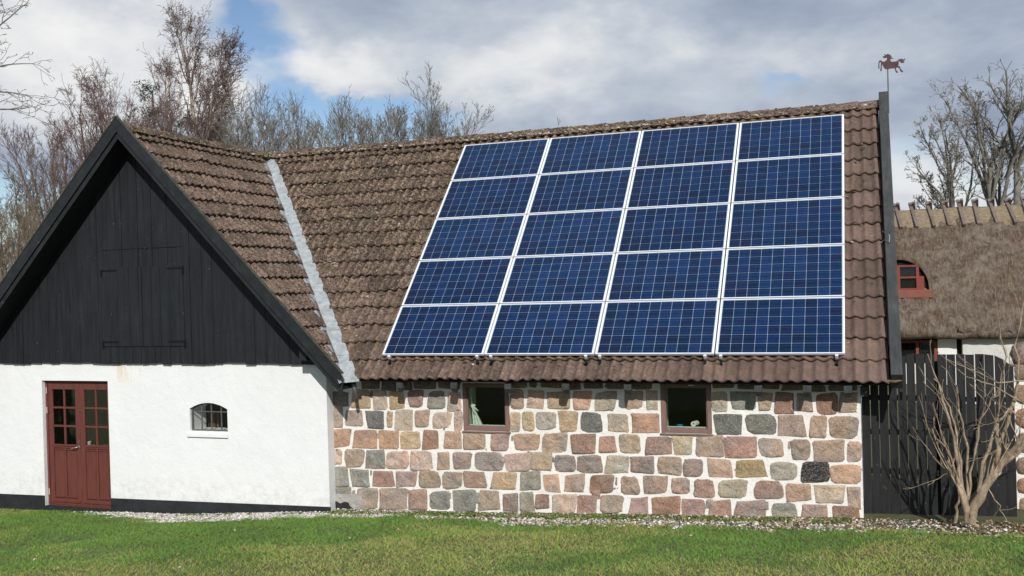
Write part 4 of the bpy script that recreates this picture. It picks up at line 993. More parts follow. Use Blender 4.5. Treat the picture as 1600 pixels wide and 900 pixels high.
# ------------------------------------------------------------------ thatched house
def thatch_house():
    Ye,Yr=14.,18.; ze=at(1450,512,Ye)[2]; zr=at(1500,332,Yr)[2]; xl,xr=-1.,19.
    H_=empty('thatched_house',(8,Ye,-2.5),'thatched farmhouse behind the fence with wooden ridge saddles and red windows','house')
    t=NT('old_thatch'); n=t.noise(13,6,.8,(1,.28,.28)); n2=t.noise(34,3,.75,(1.3,.2,.2),seed=3); n3=t.noise(2.2,5,.75,seed=6)
    c=t.ramp(n,[(.34,(.075,.052,.036)),(.5,(.165,.122,.088)),(.68,(.30,.24,.175))])
    c=t.mix(t.ramp(n2,[(.62,K),(.72,W1)]),c,(.46,.41,.33)); c=t.mix(t.math('MULTIPLY',t.ramp(n3,[(.46,K),(.64,W1)]),.55),c,(.34,.30,.24))
    t.col(c); t.rough(1); t.b.inputs['Specular IOR Level'].default_value=.05; t.bump(t.math('ADD',n,n2),1.,.08); MT=t.m
    t=NT('ridge_straw'); n=t.noise(14,5,.7,(.6,2,2)); t.col(t.ramp(n,[(.35,(.16,.12,.075)),(.65,(.34,.27,.18))])); t.rough(1); t.bump(n,1.,.05); MS=t.m
    # front slope as displaced sheet with thick eave
    us=np.linspace(xl,xr,400); ts=np.linspace(0,1,60); U,T=np.meshgrid(us,ts)
    Yv=Ye-.45+(Yr-Ye+.45)*T; Zv=ze-.1+(zr-ze+.1)*T
    Zv+= .12*np.sin(T*PI)*1.0
    p=np.stack([U,T*5.5,0*U],-1); nz=(vnoise(p,3,2)-.5)*.16+(vnoise(p,9,3)-.5)*.10+(vnoise(p,22,4)-.5)*.06
    # swelling for the eyebrow dormer
    dq=at(1408,440,14.9); dx=dq[0]
    ax_=(U-dx)/.78; bulge=np.exp(-np.abs(ax_)**3.0*1.0); 
    V=np.stack([U,Yv-nz*.6,Zv+nz*.7],-1)
    nu,nt=len(us),len(ts); i=np.arange(nu*nt).reshape(nt,nu); F=np.stack([i[:-1,:-1],i[:-1,1:],i[1:,1:],i[1:,:-1]],-1).reshape(-1,4)
    Vf=V.reshape(-1,3); base=len(Vf)
    eb=np.stack([us,np.full(nu,Ye-.32),np.full(nu,ze-.28)+.04*(vnoise(np.stack([us,us*0,us*0],-1),6,1)-.5)],-1); eb2=np.stack([us,np.full(nu,Ye+.2),np.full(nu,ze-.24)],-1)
    Vf=np.concatenate([Vf,eb,eb2]); a=np.arange(nu-1)
    F=np.concatenate([F,np.stack([base+a,base+a+1,a+1,a],-1),np.stack([base+nu+a,base+nu+a+1,base+a+1,base+a],-1)])
    part('thatch_roof',Vf,F,MT,H_,smooth=True)
    Vb=[(xl,Yr,zr),(xr,Yr,zr),(xr,Yr+4.4,ze),(xl,Yr+4.4,ze)]; part('rear_thatch',Vb,[(0,1,2,3)],MT,H_)
    # ridge cover
    us=np.linspace(xl,xr,300); prof_=[(-.62,-.50),(-.60,-.43),(-.35,-.17),(-.12,.05),(0,.10),(.12,.05),(.4,-.22),(.62,-.5)]
    V=[];  
    for j,(dy,dz) in enumerate(prof_):
        nn=(vnoise(np.stack([us,us*0+j,us*0],-1),4,5)-.5)*.06; V.append(np.stack([us,Yr+dy+nn*.5,zr+dz*1.0+nn+.05],-1))
    V=np.concatenate(V); nu=len(us); i=np.arange(len(V)).reshape(len(prof_),nu); F=np.stack([i[:-1,:-1],i[:-1,1:],i[1:,1:],i[1:,:-1]],-1).reshape(-1,4)
    part('ridge_straw',V,F,MS,H_,smooth=True)
    MW=simple('grey_oak_saddle',(.15,.12,.10),.9,.3,6,.5); R=random.Random(4)
    x=3.0
    while x<15:
        m=MB(); w=.075; j=R.uniform(-.05,.05); k=R.uniform(-.03,.05)
        m.bar((x+j+.06,Yr-.72,zr-.40),(x-.05,Yr+.12,zr+.33+k),.085,.07); m.bar((x+.12+j*.5,Yr+.7,zr-.38),(x+.03,Yr-.12,zr+.34+k),.085,.07)
        m.build('ridge_saddle',MW,H_); x+=R.uniform(.40,.47)
    # wall
    m=MB(); wx=at(1503,540,Ye+.1)[0]
    m.box(xl,wx,Ye+.15,Ye+.5,-3.0,ze-.2); m.box(xl,xr,Ye+3,Ye+8,-3,ze-.3); m.build('lower_wall',simple('pale_limewash',(.62,.60,.52),.9,.1,3),H_)
    m=MB(); m.box(wx,xr,Ye-.1,Ye+.5,-3.0,ze-.06); m.build('plaster_wall',plaster('grey_white_plaster',(.62,.61,.57),.2,.5),H_)
    V=[];n=160; us=np.linspace(wx-.1,xr,n)
    for dy,dz in((-.42,-.10),(-.42,-.06),(.1,.12)): V+= [(u,Ye+dy,ze+dz+.035*math.sin(u*2*PI/.22)) for u in us]
    F=[(k*n+j,k*n+j+1,(k+1)*n+j+1,(k+1)*n+j) for k in range(2) for j in range(n-1)]
    o=part('eave_tiles',V,F,simple('dull_eave_tile',(.10,.075,.06),.9),H_)
    m=MB(); zz=at(1430,600,Ye+.1)[2]; m.box(xl,wx-.01,Ye+.09,Ye+.149,-3,zz); m.build('added_wall_base',simple('olive_grey_base',(.13,.125,.085),.9,.4,4,.5),H_)  # olive-grey strip added to darken the lower fence gaps
    # window band: dark slab painted as a shaded opening, with red casements and a white shutter
    def P(x,y,Y=Ye+.12): return at(x,y,Y)
    a,b=P(1395,524),P(1503,600); m=MB(); m.box(a[0]-1,b[0],Ye+.10,Ye+.148,P(1430,566)[2],a[2]); m.build('window_shade_slab',M_DARK,H_)
    a,b=P(1405,527),P(1464,556); m=MB()
    x0,x1,zt,zb=a[0]-.25,b[0],a[2]-.08,b[2]-.12; s=.07
    for x in(x0,(x0+x1)/2+.07,x1-s): m.box(x,x+s,Ye+.03,Ye+.099,zb,zt)
    m.box(x0,x1,Ye+.035,Ye+.095,zt-.05,zt); m.box(x0,x1,Ye+.036,Ye+.094,(zt+zb)/2+.20,(zt+zb)/2+.24)
    w=m.build('window',M_REDB,H_,label='red framed window'); m=MB(); m.box(x0,x1,Ye+.07,Ye+.075,zb,zt); m.build('pane',M_GLASS,w)
    m=MB(); m.box(b[0]+.02,P(1494,530)[0],Ye+.03,Ye+.09,P(1494,552)[2]-.8,a[2]-.05); m.build('shutter',M_WPAINT,H_)
    a=P(1395,521); m=MB(); m.box(a[0]-1,P(1463,521)[0],Ye+.0,Ye+.09,a[2]-.09,a[2]+.0); m.build('lintel',M_BARGE,H_)
    # eyebrow dormers
    def dormer(px,wpx,lab):
        Yd=14.85; q=at(px,457,Yd); hwid=.74; zb=q[2]; ht=at(1405,405,Yd)[2]-zb+.0
        n=24; ang=np.linspace(0,PI,n); V=[];sec=[(0,1.0),(-.03,1.12),(.5,1.17),(1.4,1.12),(2.4,1.0)]
        for dy,k in sec:
            for t_ in ang:
                V.append((q[0]+math.cos(t_)*hwid*k,Yd+dy-.1+.03*random.random(),zb+math.sin(t_)**.8*ht*k-.03+.02*random.random()))
        F=[(k*n+j,k*n+j+1,(k+1)*n+j+1,(k+1)*n+j) for k in range(len(sec)-1) for j in range(n-1)]
        d=part('dormer',V,F,MT,H_,smooth=True,label=lab)
        m=MB(); P2=[(q[0]+math.cos(t_)*hwid*.97,zb+math.sin(t_)**.8*ht*.97) for t_ in ang]; m.poly(P2[::-1],Yd+.02,Yd+.06); m.build('dormer_shade_sheet',M_DARK,d)  # black sheet, puts the shade under the hood into colour
        m=MB(); m.box(q[0]-.9,q[0]+.80,Yd-.30,Yd-.02,zb-.16,zb+.06,ch=.02); m.build('dormer_sill',simple('red_brown_board',(.20,.075,.05),.7,.2,5),d)
        m=MB(); x0,x1=q[0]-.54,q[0]+.50; zt=zb+ht*.82
        for x in(x0,q[0]-.04,x1-.07): m.box(x,x+.07,Yd-.08,Yd-.02,zb+.06,zt)
        for z in(zb+.065,zb+.06+(zt-zb-.06)*.5-.02,zt-.05): m.box(x0,x1,Yd-.075,Yd-.025,z,z+.045)
        m.box(x1+.002,x1+.12,Yd-.07,Yd-.01,zb+.06,zb+.42)
        w=m.build('dormer_window',M_REDB,d); m=MB(); m.box(x0,x1,Yd-.05,Yd-.045,zb+.06,zt); m.build('pane',M_GLASS,w)
    dormer(1405,0,'eyebrow dormer beside the verge board')
    dormer(1672,0,'eyebrow dormer at the right edge')
thatch_house()
# ------------------------------------------------------------------ trees
def rv3(R): 
    v=R.randn(3); return v/np.linalg.norm(v)
def grow(R,p,d,L,r,lev,out,cfg):
    n=cfg['steps'][min(lev,len(cfg['steps'])-1)]; pts=[p.copy()]; rs=[r]; step=L/n; q=p.copy(); dd=d/np.linalg.norm(d)
    rend=r*cfg['taper'] if lev<cfg['depth'] else r*.35
    wob=cfg['wob'][min(lev,len(cfg['wob'])-1)]; trop=cfg['trop'][min(lev,len(cfg['trop'])-1)]
    nch=cfg['ch'][lev] if lev<cfg['depth'] else 0
    kids=[]; zt_=cfg.get('zmax',1e9); zt_=zt_-abs(zt_+2.6)*.10*R.rand()**2 if zt_<1e8 else zt_
    for i in range(n):
        dd=dd+R.randn(3)*wob+np.array([0,0,trop])+cfg.get('wind',np.zeros(3))*(.5 if lev else .15); dd/=np.linalg.norm(dd)
        q=q+dd*step
        if q[2]>zt_: break
        rr=r+(rend-r)*(i+1)/n; pts.append(q.copy()); rs.append(max(rr,cfg['rmin'])); kids.append((q.copy(),dd.copy(),rr,(i+1)/n))
    if len(pts)>1: out.append((lev,pts,rs))
    if nch and kids:
        s0=cfg['start'][min(lev,len(cfg['start'])-1)]; cand=[k for k in kids if k[3]>=s0] or kids
        for j in range(nch):
            k=cand[int(R.randint(len(cand)))] if j>=2 else cand[-1]
            ang=cfg['ang'][min(lev,len(cfg['ang'])-1)]*(.6+.8*R.rand())
            side=np.cross(k[1],rv3(R)); side/=np.linalg.norm(side)+1e-9
            nd=k[1]*math.cos(ang)+side*math.sin(ang)
            nl=L*cfg['lr'][min(lev,len(cfg['lr'])-1)]*(.65+.6*R.rand())*(1.2-.6*k[3])
            grow(R,k[0],nd,nl,max(k[2]*cfg['rr'],cfg['rmin']),lev+1,out,cfg)
def segmesh(lst,n):
    VV=[];FF=[];b=0
    for lev,pts,rs in lst:
        P=np.array(pts);m=len(P);T=np.gradient(P,axis=0);T/=np.linalg.norm(T,axis=1)[:,None]+1e-9
        ref=np.array([0.3,.2,.93]) if abs(T[0][2])<.85 else np.array([1.,.1,0])
        A=np.cross(T,ref);A/=np.linalg.norm(A,axis=1)[:,None]+1e-9;B=np.cross(T,A);an=np.arange(n)*2*PI/n
        V=(P[:,None]+np.array(rs)[:,None,None]*(A[:,None]*np.cos(an)[None,:,None]+B[:,None]*np.sin(an)[None,:,None])).reshape(-1,3)
        i=np.arange(m*n).reshape(m,n); j=np.roll(i,-1,1); F=np.stack([i[:-1],j[:-1],j[1:],i[1:]],-1).reshape(-1,4)+b
        VV.append(V);FF.append(F);b+=len(V)
    return np.concatenate(VV),np.concatenate(FF)
NSEG=0
def tree(name,base,stems,cfg,mt,mc,label,cat,group,seed,split=1,leaf=None,wide=1.0,aim=None):
    """stems: list of (dir, length, radius, start offset)"""
    R=np.random.RandomState(seed); base=np.array(base,float); root=empty(name,base,label,cat,group); out=[]
    for d,L,r,off in stems: grow(R,base+np.array(off,float)+np.array([0,0,-.1]),np.array(d,float),L*(1-cfg['lr'][0]*.45),r,0,out,dict(cfg,zmax=base[2]+L*1.02))
    top=max(x[1] for x in stems); mz=np.array([p[2] for o in out for p in o[1]]).max()-base[2]; k=top/mz
    out=[(l,[base+(np.array(p)-base)*np.array([k*wide,k*wide,k]) for p in ps],rs) for l,ps,rs in out]
    if aim is not None:
        P0=np.concatenate([np.array(o[1]) for o in out]); tp_=P0[P0[:,2]>base[2]+top*.93].mean(0); sh=at(aim[0],aim[1],base[1])[0]-tp_[0]
        out=[(l,[p+np.array([sh*max(0,(p[2]-base[2])/top)**1.3,0,0]) for p in ps],rs) for l,ps,rs in out]
    tr=[o for o in out if o[0]<=split]; cr=[o for o in out if o[0]>split]
    V,F=segmesh(tr,7); part('trunk',V,F,mt,root,smooth=True)
    if cr: V,F=segmesh(cr,3); part('crown',V,F,mc,root)
    if leaf:
        nl,ls,ml,(za,zb)=leaf; P=[p for o in out for p in o[1] if o[0]>=1 and za<p[2]<zb]; P=np.array(P)
        P=P[R.randint(0,len(P),nl)]+R.randn(nl,3)*ls*2.2; n=nl
        A=R.randn(n,3);A/=np.linalg.norm(A,axis=1)[:,None];B=np.cross(A,R.randn(n,3));B/=np.linalg.norm(B,axis=1)[:,None]
        s=ls*(.5+R.rand(n))[:,None]; V=np.stack([P-A*s,P-B*s*.5,P+A*s,P+B*s*.5],1).reshape(-1,3); part('foliage',V,np.arange(4*n).reshape(n,4),ml,root)
    return root
def gxy(px,Y,z=-2.6):
    """ground point seen in column px at distance Y"""
    a=at(px,430,Y); return np.array([a[0],Y,z])
def hgt(px,py,Y): return at(px,py,Y)[2]+2.6
C_BIRCH=dict(depth=3,steps=[16,9,6,4],wob=[.05,.10,.12,.14],trop=[.03,.10,.02,-.14],ch=[34,12,8],start=[.40,.12,.1],ang=[.42,.5,.6],lr=[.22,.36,.5],rr=.45,taper=.2,rmin=.0062,wind=np.array([.02,0,0]))
C_BUSH=dict(depth=3,steps=[12,7,5,4],wob=[.05,.09,.12,.14],trop=[.03,.08,.06,.04],ch=[18,8,5],start=[.38,.15,.1],ang=[.45,.5,.5],lr=[.22,.42,.5],rr=.5,taper=.25,rmin=.006)
C_OAK=dict(depth=4,steps=[9,11,6,5,4],wob=[.03,.08,.15,.18,.2],trop=[.03,.04,.05,.02,.0],ch=[7,10,7,5],start=[.58,.22,.2,.15],ang=[.38,.5,.6,.7],lr=[.72,.30,.45,.5],rr=.55,taper=.45,rmin=.008)
GR='bare trees behind the barn'
def stemfan(h,n,sp,r,seed,lo=.84,dx=.35):
    R=random.Random(seed); o=[]
    for i in range(n):
        a=2*PI*i/n+R.uniform(-.3,.3); q=R.uniform(.25,1)
        o.append(((sp*q*math.cos(a),sp*q*.6*math.sin(a),1.),h*(lo+(1-lo)*(1-q*.6)*R.uniform(.7,1)) if i else h,r*(.8+.4*R.random()),(dx*math.cos(a),dx*math.sin(a),0)))
    return o
def replant(src,name,px,py,Yb,rot,label,cat,group,wx=1.0):
    """a copy of a built tree, with its parts, set at another spot and scaled to its own height"""
    h=hgt(px,py,Yb); k=h/src['tall']; p=gxy(px,Yb); r=src.copy(); COL.objects.link(r); r.name=name
    r.location=[float(v) for v in p]; r.scale=(k*wx,k*wx,k); r.rotation_euler=(0,0,rot); tag(r,label,cat,group)
    for ch in list(src.children): d=ch.copy(); COL.objects.link(d); d.parent=r
    return r
Y=20
h=hgt(325,4,Y); g_=gxy(285,Y)
tree('birch_tree',g_,[((.09,0,1),h,.20,(0,0,0)),((.0,.02,1),h*.90,.15,(-.3,.2,0)),((.05,.0,1),h*.93,.13,(.2,.3,0)),((-.06,.0,1),h*.84,.10,(-.35,-.2,0))],C_BIRCH,M_BIRCH,M_TWIGP,'tall bare birch with pale trunks and drooping purple twigs above the dark gable roof','birch tree',GR,3,aim=(320,20))
h=hgt(225,60,Y+1); tree('birch_tree',gxy(262,Y+1),[((-.08,0,1),h,.13,(0,0,0)),((-.15,.0,1),h*.93,.11,(-.2,0,0)),((-.21,.0,1),h*.80,.09,(-.3,0.2,0))],dict(C_BIRCH,wind=np.array([-.012,0,0])),M_BIRCH,M_TWIGP,'left-leaning bare birch just left of the tallest birch','birch tree',GR,4,aim=(232,75))
def proto_tree(name,px,py,Yb,n,sp,r,cfg,mt,mc,label,cat,grp,seed,**k):
    h=hgt(px,py,Yb); t=tree(name,gxy(px,Yb),stemfan(h,n,sp,r,seed),cfg,mt,mc,label,cat,grp,seed,split=0,**k); t['tall']=h; return t
tp=proto_tree('bare_tree',180,95,Y-1,9,.22,.09,C_BUSH,M_TWIGP,M_TWIGP,'bare tree with reddish twigs rising just left of the gable peak','tree',GR,5)
tb=proto_tree('bare_bush',60,225,16,8,.24,.06,C_BUSH,M_TWIGB,M_TWIGB,'bare shrubby tree with tangled brown twigs near the left edge','bush',GR,21)
replant(tp,'bare_tree',120,150,17,1.9,'rosy-twigged bare tree halfway up the left slope of the gable','tree',GR)
replant(tp,'bare_tree',345,140,Y+1,1.0,'reddish bare tree at the right foot of the tall birch','tree',GR)
replant(tp,'bare_tree',232,135,Y-2,5.1,'reddish bare tree at the left foot of the tall birch, behind the gable peak','tree',GR)
replant(tb,'bare_bush',8,280,15,2.2,'dense bare bush cut off by the left edge of the photograph','bush',GR)
replant(tp,'bare_bush',150,235,14,3.3,'rosy bare bush close behind the left slope of the gable','bush',GR)
replant(tb,'bare_bush',88,300,13,4.1,'olive-brown bare bush low beside the left roof slope','bush',GR)
replant(tb,'bare_bush',35,330,12,5.5,'lowest tangled bush beside the left roof slope','bush',GR)
replant(tb,'bare_bush',-30,300,14,.7,'brown bush mostly outside the left edge','bush',GR)
h=hgt(247,132,Y+2); cf=dict(C_BUSH,depth=2,ch=[46,8],start=[.2,.1],ang=[1.2,.8],lr=[.09,.5],trop=[.02,-.01,-.02],wob=[.012,.1,.12])
tree('evergreen_tree',gxy(250,Y+2),[((0,0,1),h,.16,(0,0,0)),((.03,0,1),h*.88,.1,(.6,0,0))],cf,M_BARK,M_NEEDLE,'dark evergreen tree half hidden among the birches','evergreen tree',GR,31,leaf=(7000,.05,M_NEEDLE,(1.,12)),aim=(250,138))
cc=dict(C_BUSH,rmin=.0062,ch=[18,8,4],ang=[.4,.45,.5],lr=[.22,.42,.5])
tg=proto_tree('bare_tree',418,122,19.5,9,.22,.075,cc,M_TWIGG,M_TWIGG,'bare many-stemmed tree above the roof valley','tree',GR,41,leaf=(300,.03,M_IVY,(0,hgt(418,205,19.5)-2.6)))
replant(tg,'bare_tree',372,126,19,1.3,'grey bare tree right of the tall birch','tree',GR)
replant(tg,'bare_tree',462,136,20,2.9,'smaller bare tree right of the roof valley','tree',GR)
replant(tg,'bare_bush',518,168,20.3,4.2,'low bare bush between the two groups of trees above the ridge','bush',GR)
tw=proto_tree('bare_tree',622,128,20.5,12,.32,.085,dict(cc,ch=[18,8,5]),M_BARK,M_TWIGG,'wide bare tree with a rounded crown above the middle of the roof','tree',GR,61)
replant(tw,'bare_tree',584,134,21,2.,'fanned bare tree at the left of the wide rounded one','tree',GR)
replant(tw,'bare_tree',676,150,21.5,3.6,'grey bare tree at the right of the wide rounded one','tree',GR)
h=hgt(822,188,18); tree('bare_bush',gxy(815,18),[((.03,0,1.),h*1.0,.03,(0,0,0)),((.0,0,1.),h*.98,.03,(.05,0,0))],dict(C_BUSH,depth=1,ch=[8],lr=[.04],start=[.9]),M_TWIGG,M_TWIGG,'single thin twig showing above the ridge over the solar panels','bush',GR,70,split=0)
# big trees right of the verge, beyond the thatched house
GR2='bare trees beyond the thatched house'
Yb=30.
def rt(px0,stems,r,lab,seed):
    b=gxy(px0,Yb); st=[]
    for k,(px1,py1,rr) in enumerate(stems):
        t=at(px1,py1,Yb+.4*k); L=t[2]+2.6; off=t[0]-b[0]; st.append(((off*1.0/L,.02*k,1.),L,r*rr,(off*.1,.15*k,0)))
    tree('bare_tree',b,st,C_OAK,M_BARK,M_TWIGG,lab,'tree',GR2,seed,aim=(stems[0][0],stems[0][1]))
rt(1522,[(1462,168,1),(1490,235,.6)],.19,'leaning bare tree, leftmost of the group beyond the thatched ridge',81)
rt(1546,[(1520,110,1),(1562,150,.6)],.25,'tall bare tree with forked crown in the middle of the group beyond the thatched ridge',82)
rt(1580,[(1592,106,1)],.27,'tall bare tree, rightmost of the group beyond the thatched ridge',84)
# near tree outside the left edge: only its branch tips reach in
R=np.random.RandomState(5); nb=np.array([-12.2,3.,-2.7]); nt=empty('overhanging_tree',nb,'bare tree off the left edge whose branch tips reach into the sky','tree')
V,F=tube([nb+[0,0,-.2],nb+[.1,0,3],nb+[.2,0,6],nb+[.1,0,9]],[.28,.22,.16,.08],9); part('trunk',V,F,M_BARK,nt,smooth=True)
out=[]; cfgb=dict(depth=3,steps=[9,6,5,4],wob=[.06,.14,.18,.2],trop=[.0,.03,.03,.02],ch=[8,3,2],start=[.3,.15,.1],ang=[.6,.65,.7],lr=[.33,.5,.55],rr=.55,taper=.25,rmin=.0045)
for (xa,ya,xb,yb) in((-70,95,58,55),(-80,150,66,120),(-60,170,30,180),(-70,40,12,20),(-70,115,25,100)):
    a=at(xa,ya,2.2); b=at(xb,yb,1.8); s=nb+np.array([.15,0,min(8.5,max(3,a[2]+2.6-.5))]); V0=[s,(s+a)/2+[0,0,.15],a]; out.append((0,V0,[.05,.04,.03])); grow(R,a,b-a,np.linalg.norm(b-a)*1.02,.03,0,out,cfgb)
V,F=segmesh([o for o in out if o[0]==0],6); part('limb',V,F,M_BARK,nt,smooth=True); V,F=segmesh([o for o in out if o[0]>0],4); part('crown',V,F,M_TWIGG,nt)
# coppiced shrub before the fence
def shrub():
    R=np.random.RandomState(12); Y0=-.35; b=at(1516,812,Y0); b[2]=float(gz(b[0],Y0)); root=empty('coppiced_shrub',b,'bare many-stemmed tan shrub in front of the black gate','shrub'); out=[]
    def S(pts,r0,r1,Yo=0,kids=4,kl=.5):
        P=[]
        for k,(x,y) in enumerate(pts): P.append(at(x,y,Y0+Yo*k/len(pts)))
        # refine
        Q=[P[0]]
        for a,c in zip(P[:-1],P[1:]):
            for t in(.33,.66,1.): Q.append(a+(c-a)*t+R.randn(3)*.008)
        k_=.68 if r0>.045 else .75; r0*=k_; r1*=k_; n=len(Q); out.append((0 if r0>.013 else 1,Q,list(np.linspace(r0,r1,n))))
        for _ in range(int(kids*.9)):
            k=R.randint(n//3,n-1); d=(Q[k+1]-Q[k]); d/=np.linalg.norm(d); d=d+R.randn(3)*.35+np.array([0,0,.2])
            grow(R,Q[k],d,kl*(.4+.6*R.rand()),max(.003,r0*.22),2,out,dict(depth=3,steps=[6,6,6,5],wob=[.08]*4,trop=[.05]*4,ch=[2,2,2],start=[.2],ang=[.4],lr=[.6],rr=.6,taper=.4,rmin=.0024))
    S([(1518,816),(1522,790),(1545,752),(1575,715),(1605,695)],.085,.055,.0,8,.9)
    S([(1560,735),(1585,700),(1600,680)],.05,.04,-.2,6,.8)
    S([(1512,815),(1505,780),(1490,750),(1482,720)],.06,.03,-.1,10,.9)
    S([(1494,815),(1496,790),(1500,775)],.024,.02,-.2,0)
    S([(1505,790),(1498,730),(1490,680),(1478,640),(1465,600),(1448,555)],.028,.006,-.2,5,.5)
    S([(1505,780),(1500,720),(1493,660),(1480,625),(1463,590)],.026,.006,.1,5,.5)
    S([(1500,760),(1488,715),(1470,690),(1453,672)],.02,.006,-.1,4,.4)
    S([(1510,775),(1512,700),(1500,640),(1496,600)],.022,.005,.15,4,.5)
    S([(1515,780),(1520,720),(1530,665),(1545,630),(1560,610)],.022,.006,-.15,5,.5)
    S([(1530,770),(1545,700),(1560,640),(1570,560),(1566,510)],.026,.006,-.1,5,.6)
    S([(1545,750),(1575,660),(1590,600),(1588,540),(1598,480)],.028,.006,.1,5,.6)
    S([(1600,630),(1550,600),(1510,590),(1475,560)],.012,.004,-.2,4,.4)
    S([(1600,595),(1560,598),(1525,580),(1480,562)],.014,.004,-.3,4,.4)
    S([(1500,745),(1480,738),(1462,752),(1448,760)],.010,.004,-.1,2,.3)
    S([(1505,770),(1478,735),(1462,716)],.012,.004,.1,3,.3)
    S([(1545,765),(1560,790),(1572,812)],.012,.006,0,3,.3)
    S([(1600,655),(1575,640),(1560,660)],.02,.012,-.1,5,.5)
    S([(1556,655),(1560,700),(1558,740)],.03,.045,.0,3,.3)
    V,F=segmesh([o for o in out if o[0]==0],8)
    V=V+np.stack([vnoise(V,17,a_)-.5 for a_ in(2,3,4)],-1)*.045+np.stack([vnoise(V,50,a_)-.5 for a_ in(5,6,7)],-1)*.012
    part('trunk',V,F,M_SHRUB,root,smooth=True); V,F=segmesh([o for o in out if o[0]>0],5); part('crown',V,F,M_SHRUB,root,smooth=True)
shrub()
# ------------------------------------------------------------------ sun and sky
SE,SA=rad(33.5),rad(25)     # elevation, azimuth from -Y towards +X
sd=Vector((math.cos(SE)*math.sin(SA),-math.cos(SE)*math.cos(SA),math.sin(SE)))
sl=bpy.data.lights.new('sun','SUN'); sl.energy=4.15; sl.angle=rad(.6); sl.color=(1,.965,.92)
so=bpy.data.objects.new('sun',sl); COL.objects.link(so); so.rotation_euler=sd.to_track_quat('Z','Y').to_euler(); so.location=(0,-20,20)
w=bpy.data.worlds.new('World'); S.world=w; w.use_nodes=True; nt_=w.node_tree; nt_.nodes.clear()
def wn(t,**k):
    x=nt_.nodes.new(t)
    for a,b in k.items(): setattr(x,a,b)
    return x
L=nt_.links.new
wo=wn('ShaderNodeOutputWorld'); bg=wn('ShaderNodeBackground'); bg.inputs[1].default_value=.10; L(bg.outputs[0],wo.inputs[0])
sk=wn('ShaderNodeTexSky',sky_type='NISHITA'); sk.sun_disc=False; sk.sun_elevation=SE; sk.sun_rotation=math.atan2(sd.x,sd.y); sk.ozone_density=3.0; sk.air_density=1.0; sk.dust_density=.1
tc=wn('ShaderNodeTexCoord')
def wm(op,a,b=0,clamp=False):
    m=wn('ShaderNodeMath',operation=op,use_clamp=clamp)
    for s,v in((m.inputs[0],a),(m.inputs[1],b)):
        if hasattr(v,'links'): L(v,s)
        else: s.default_value=v
    return m.outputs[0]
def wnoise(scale,detail,rough,stretch=(1,1,1),off=(0,0,0),dist=0):
    mp=wn('ShaderNodeMapping'); mp.inputs['Scale'].default_value=stretch; mp.inputs['Location'].default_value=off; L(tc.outputs['Generated'],mp.inputs[0])
    n=wn('ShaderNodeTexNoise'); n.inputs['Scale'].default_value=scale; n.inputs['Detail'].default_value=detail; n.inputs['Roughness'].default_value=rough; n.inputs['Distortion'].default_value=dist; L(mp.outputs[0],n.inputs['Vector']); return n.outputs['Fac']
warp=wnoise(5,5,.6,(1,1,1.6),(3,1,2)); warp2=wnoise(5,5,.6,(1,1,1.6),(13,7,5))
# warped view direction so that the cloud masses below get ragged edges
cmb=wn('ShaderNodeCombineXYZ'); L(wm('MULTIPLY',wm('SUBTRACT',warp,.5),.16),cmb.inputs[0]); L(wm('MULTIPLY',wm('SUBTRACT',warp2,.5),.16),cmb.inputs[2])
va=wn('ShaderNodeVectorMath',operation='ADD'); L(tc.outputs['Generated'],va.inputs[0]); L(cmb.outputs[0],va.inputs[1])
def blob(px,py,rx,ry,amp):
    d=ray(px,py); d=d/np.linalg.norm(d)
    r=np.cross(d,[0,0,1.]); r/=np.linalg.norm(r); u=np.cross(r,d)
    def dot(v,s):
        q=wn('ShaderNodeVectorMath',operation='DOT_PRODUCT'); L(va.outputs[0],q.inputs[0]); q.inputs[1].default_value=tuple(v*s); return q.outputs['Value']
    a=dot(r,FPX/rx); b=dot(u,FPX/ry)
    b0=0
    a2=wm('POWER',a,2); 
    a2=wm('MULTIPLY',a,a); b=wm('SUBTRACT',b,float(0)); b2=wm('MULTIPLY',b,b)
    f=dot(d,1.)
    e=wm('EXPONENT',wm('MULTIPLY',wm('ADD',a2,b2),-1)); e=wm('MULTIPLY',e,wm('GREATER_THAN',f,0))
    return wm('MULTIPLY',e,amp)
def total(base,bl):
    s=base
    for b in bl: s=wm('ADD',s,blob(*b))
    return s
det=wnoise(3.2,9,.58,(1,1,2.2),(1,4,2),.3); fine=wnoise(9,8,.6,(1,1,2.0),(5,2,7),.2)
nz_=wm('ADD',wm('MULTIPLY',wm('SUBTRACT',det,.5),1.1),wm('MULTIPLY',wm('SUBTRACT',fine,.5),.85))
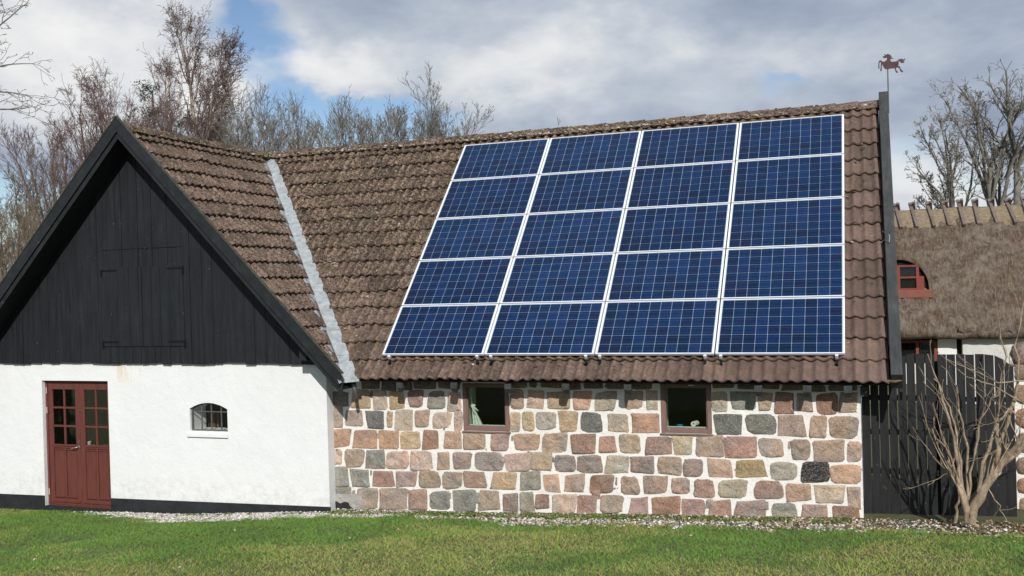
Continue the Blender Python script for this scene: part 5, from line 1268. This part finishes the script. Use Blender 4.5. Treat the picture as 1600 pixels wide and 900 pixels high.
blue=total(wm('MULTIPLY',nz_,1.5),[(385,48,70,40,1.0),(500,165,120,44,1.5),(600,185,80,40,1.0),(560,120,40,25,.3),(420,118,40,30,.5),(640,60,28,40,.3),(360,25,30,25,.3),(5,300,110,50,1.2),(90,330,80,40,.6),(1258,155,50,18,.62),(700,175,60,20,.35),(1420,215,50,30,.3),(600,40,90,30,-.3),(130,80,150,110,-.7),(520,90,75,30,-.5),(900,90,200,90,-.5),(1255,95,200,50,-.3)])
cover=wn('ShaderNodeMapRange'); cover.interpolation_type='SMOOTHSTEP'; L(blue,cover.inputs[0]); cover.inputs[1].default_value=.12; cover.inputs[2].default_value=.98; cover.inputs[3].default_value=1; cover.inputs[4].default_value=0.0
br=total(wm('ADD',.44,wm('MULTIPLY',nz_,.8)),[(140,60,200,90,.5),(40,180,110,50,.15),(500,85,110,38,.4),(330,140,60,40,.2),(870,75,190,75,.42),(1230,120,120,40,.14),(700,110,60,50,.2),(330,150,50,25,.3),(1380,90,90,50,.18),(1420,270,80,60,.34),(1560,300,60,40,.2),(80,225,150,35,-.26),(800,190,260,40,-.10),(1120,30,160,40,-.14),(1500,160,120,60,-.14),(640,60,40,70,-.08),(1250,15,160,30,-.05),(200,20,80,25,-.1)])
rmp=wn('ShaderNodeValToRGB'); e=rmp.color_ramp; stops=[(.10,(2.4,3.0,4.1)),(.38,(3.75,4.35,5.4)),(.6,(5.3,5.8,6.55)),(.82,(7.6,7.8,8.0)),(1.,(8.9,8.9,8.8))]
while len(e.elements)<len(stops): e.elements.new(.5)
for el,(p,c) in zip(e.elements,stops): el.position=p; el.color=tuple(v/10 for v in c)+(1,)
L(br,rmp.inputs[0])
sc=wn('ShaderNodeVectorMath',operation='SCALE'); L(rmp.outputs[0],sc.inputs[0]); sc.inputs['Scale'].default_value=10
mx=wn('ShaderNodeMix',data_type='RGBA'); L(cover.outputs[0],mx.inputs[0]); L(sk.outputs[0],mx.inputs[6]); L(sc.outputs[0],mx.inputs[7]); L(mx.outputs[2],bg.inputs[0])
S.render.engine='CYCLES'
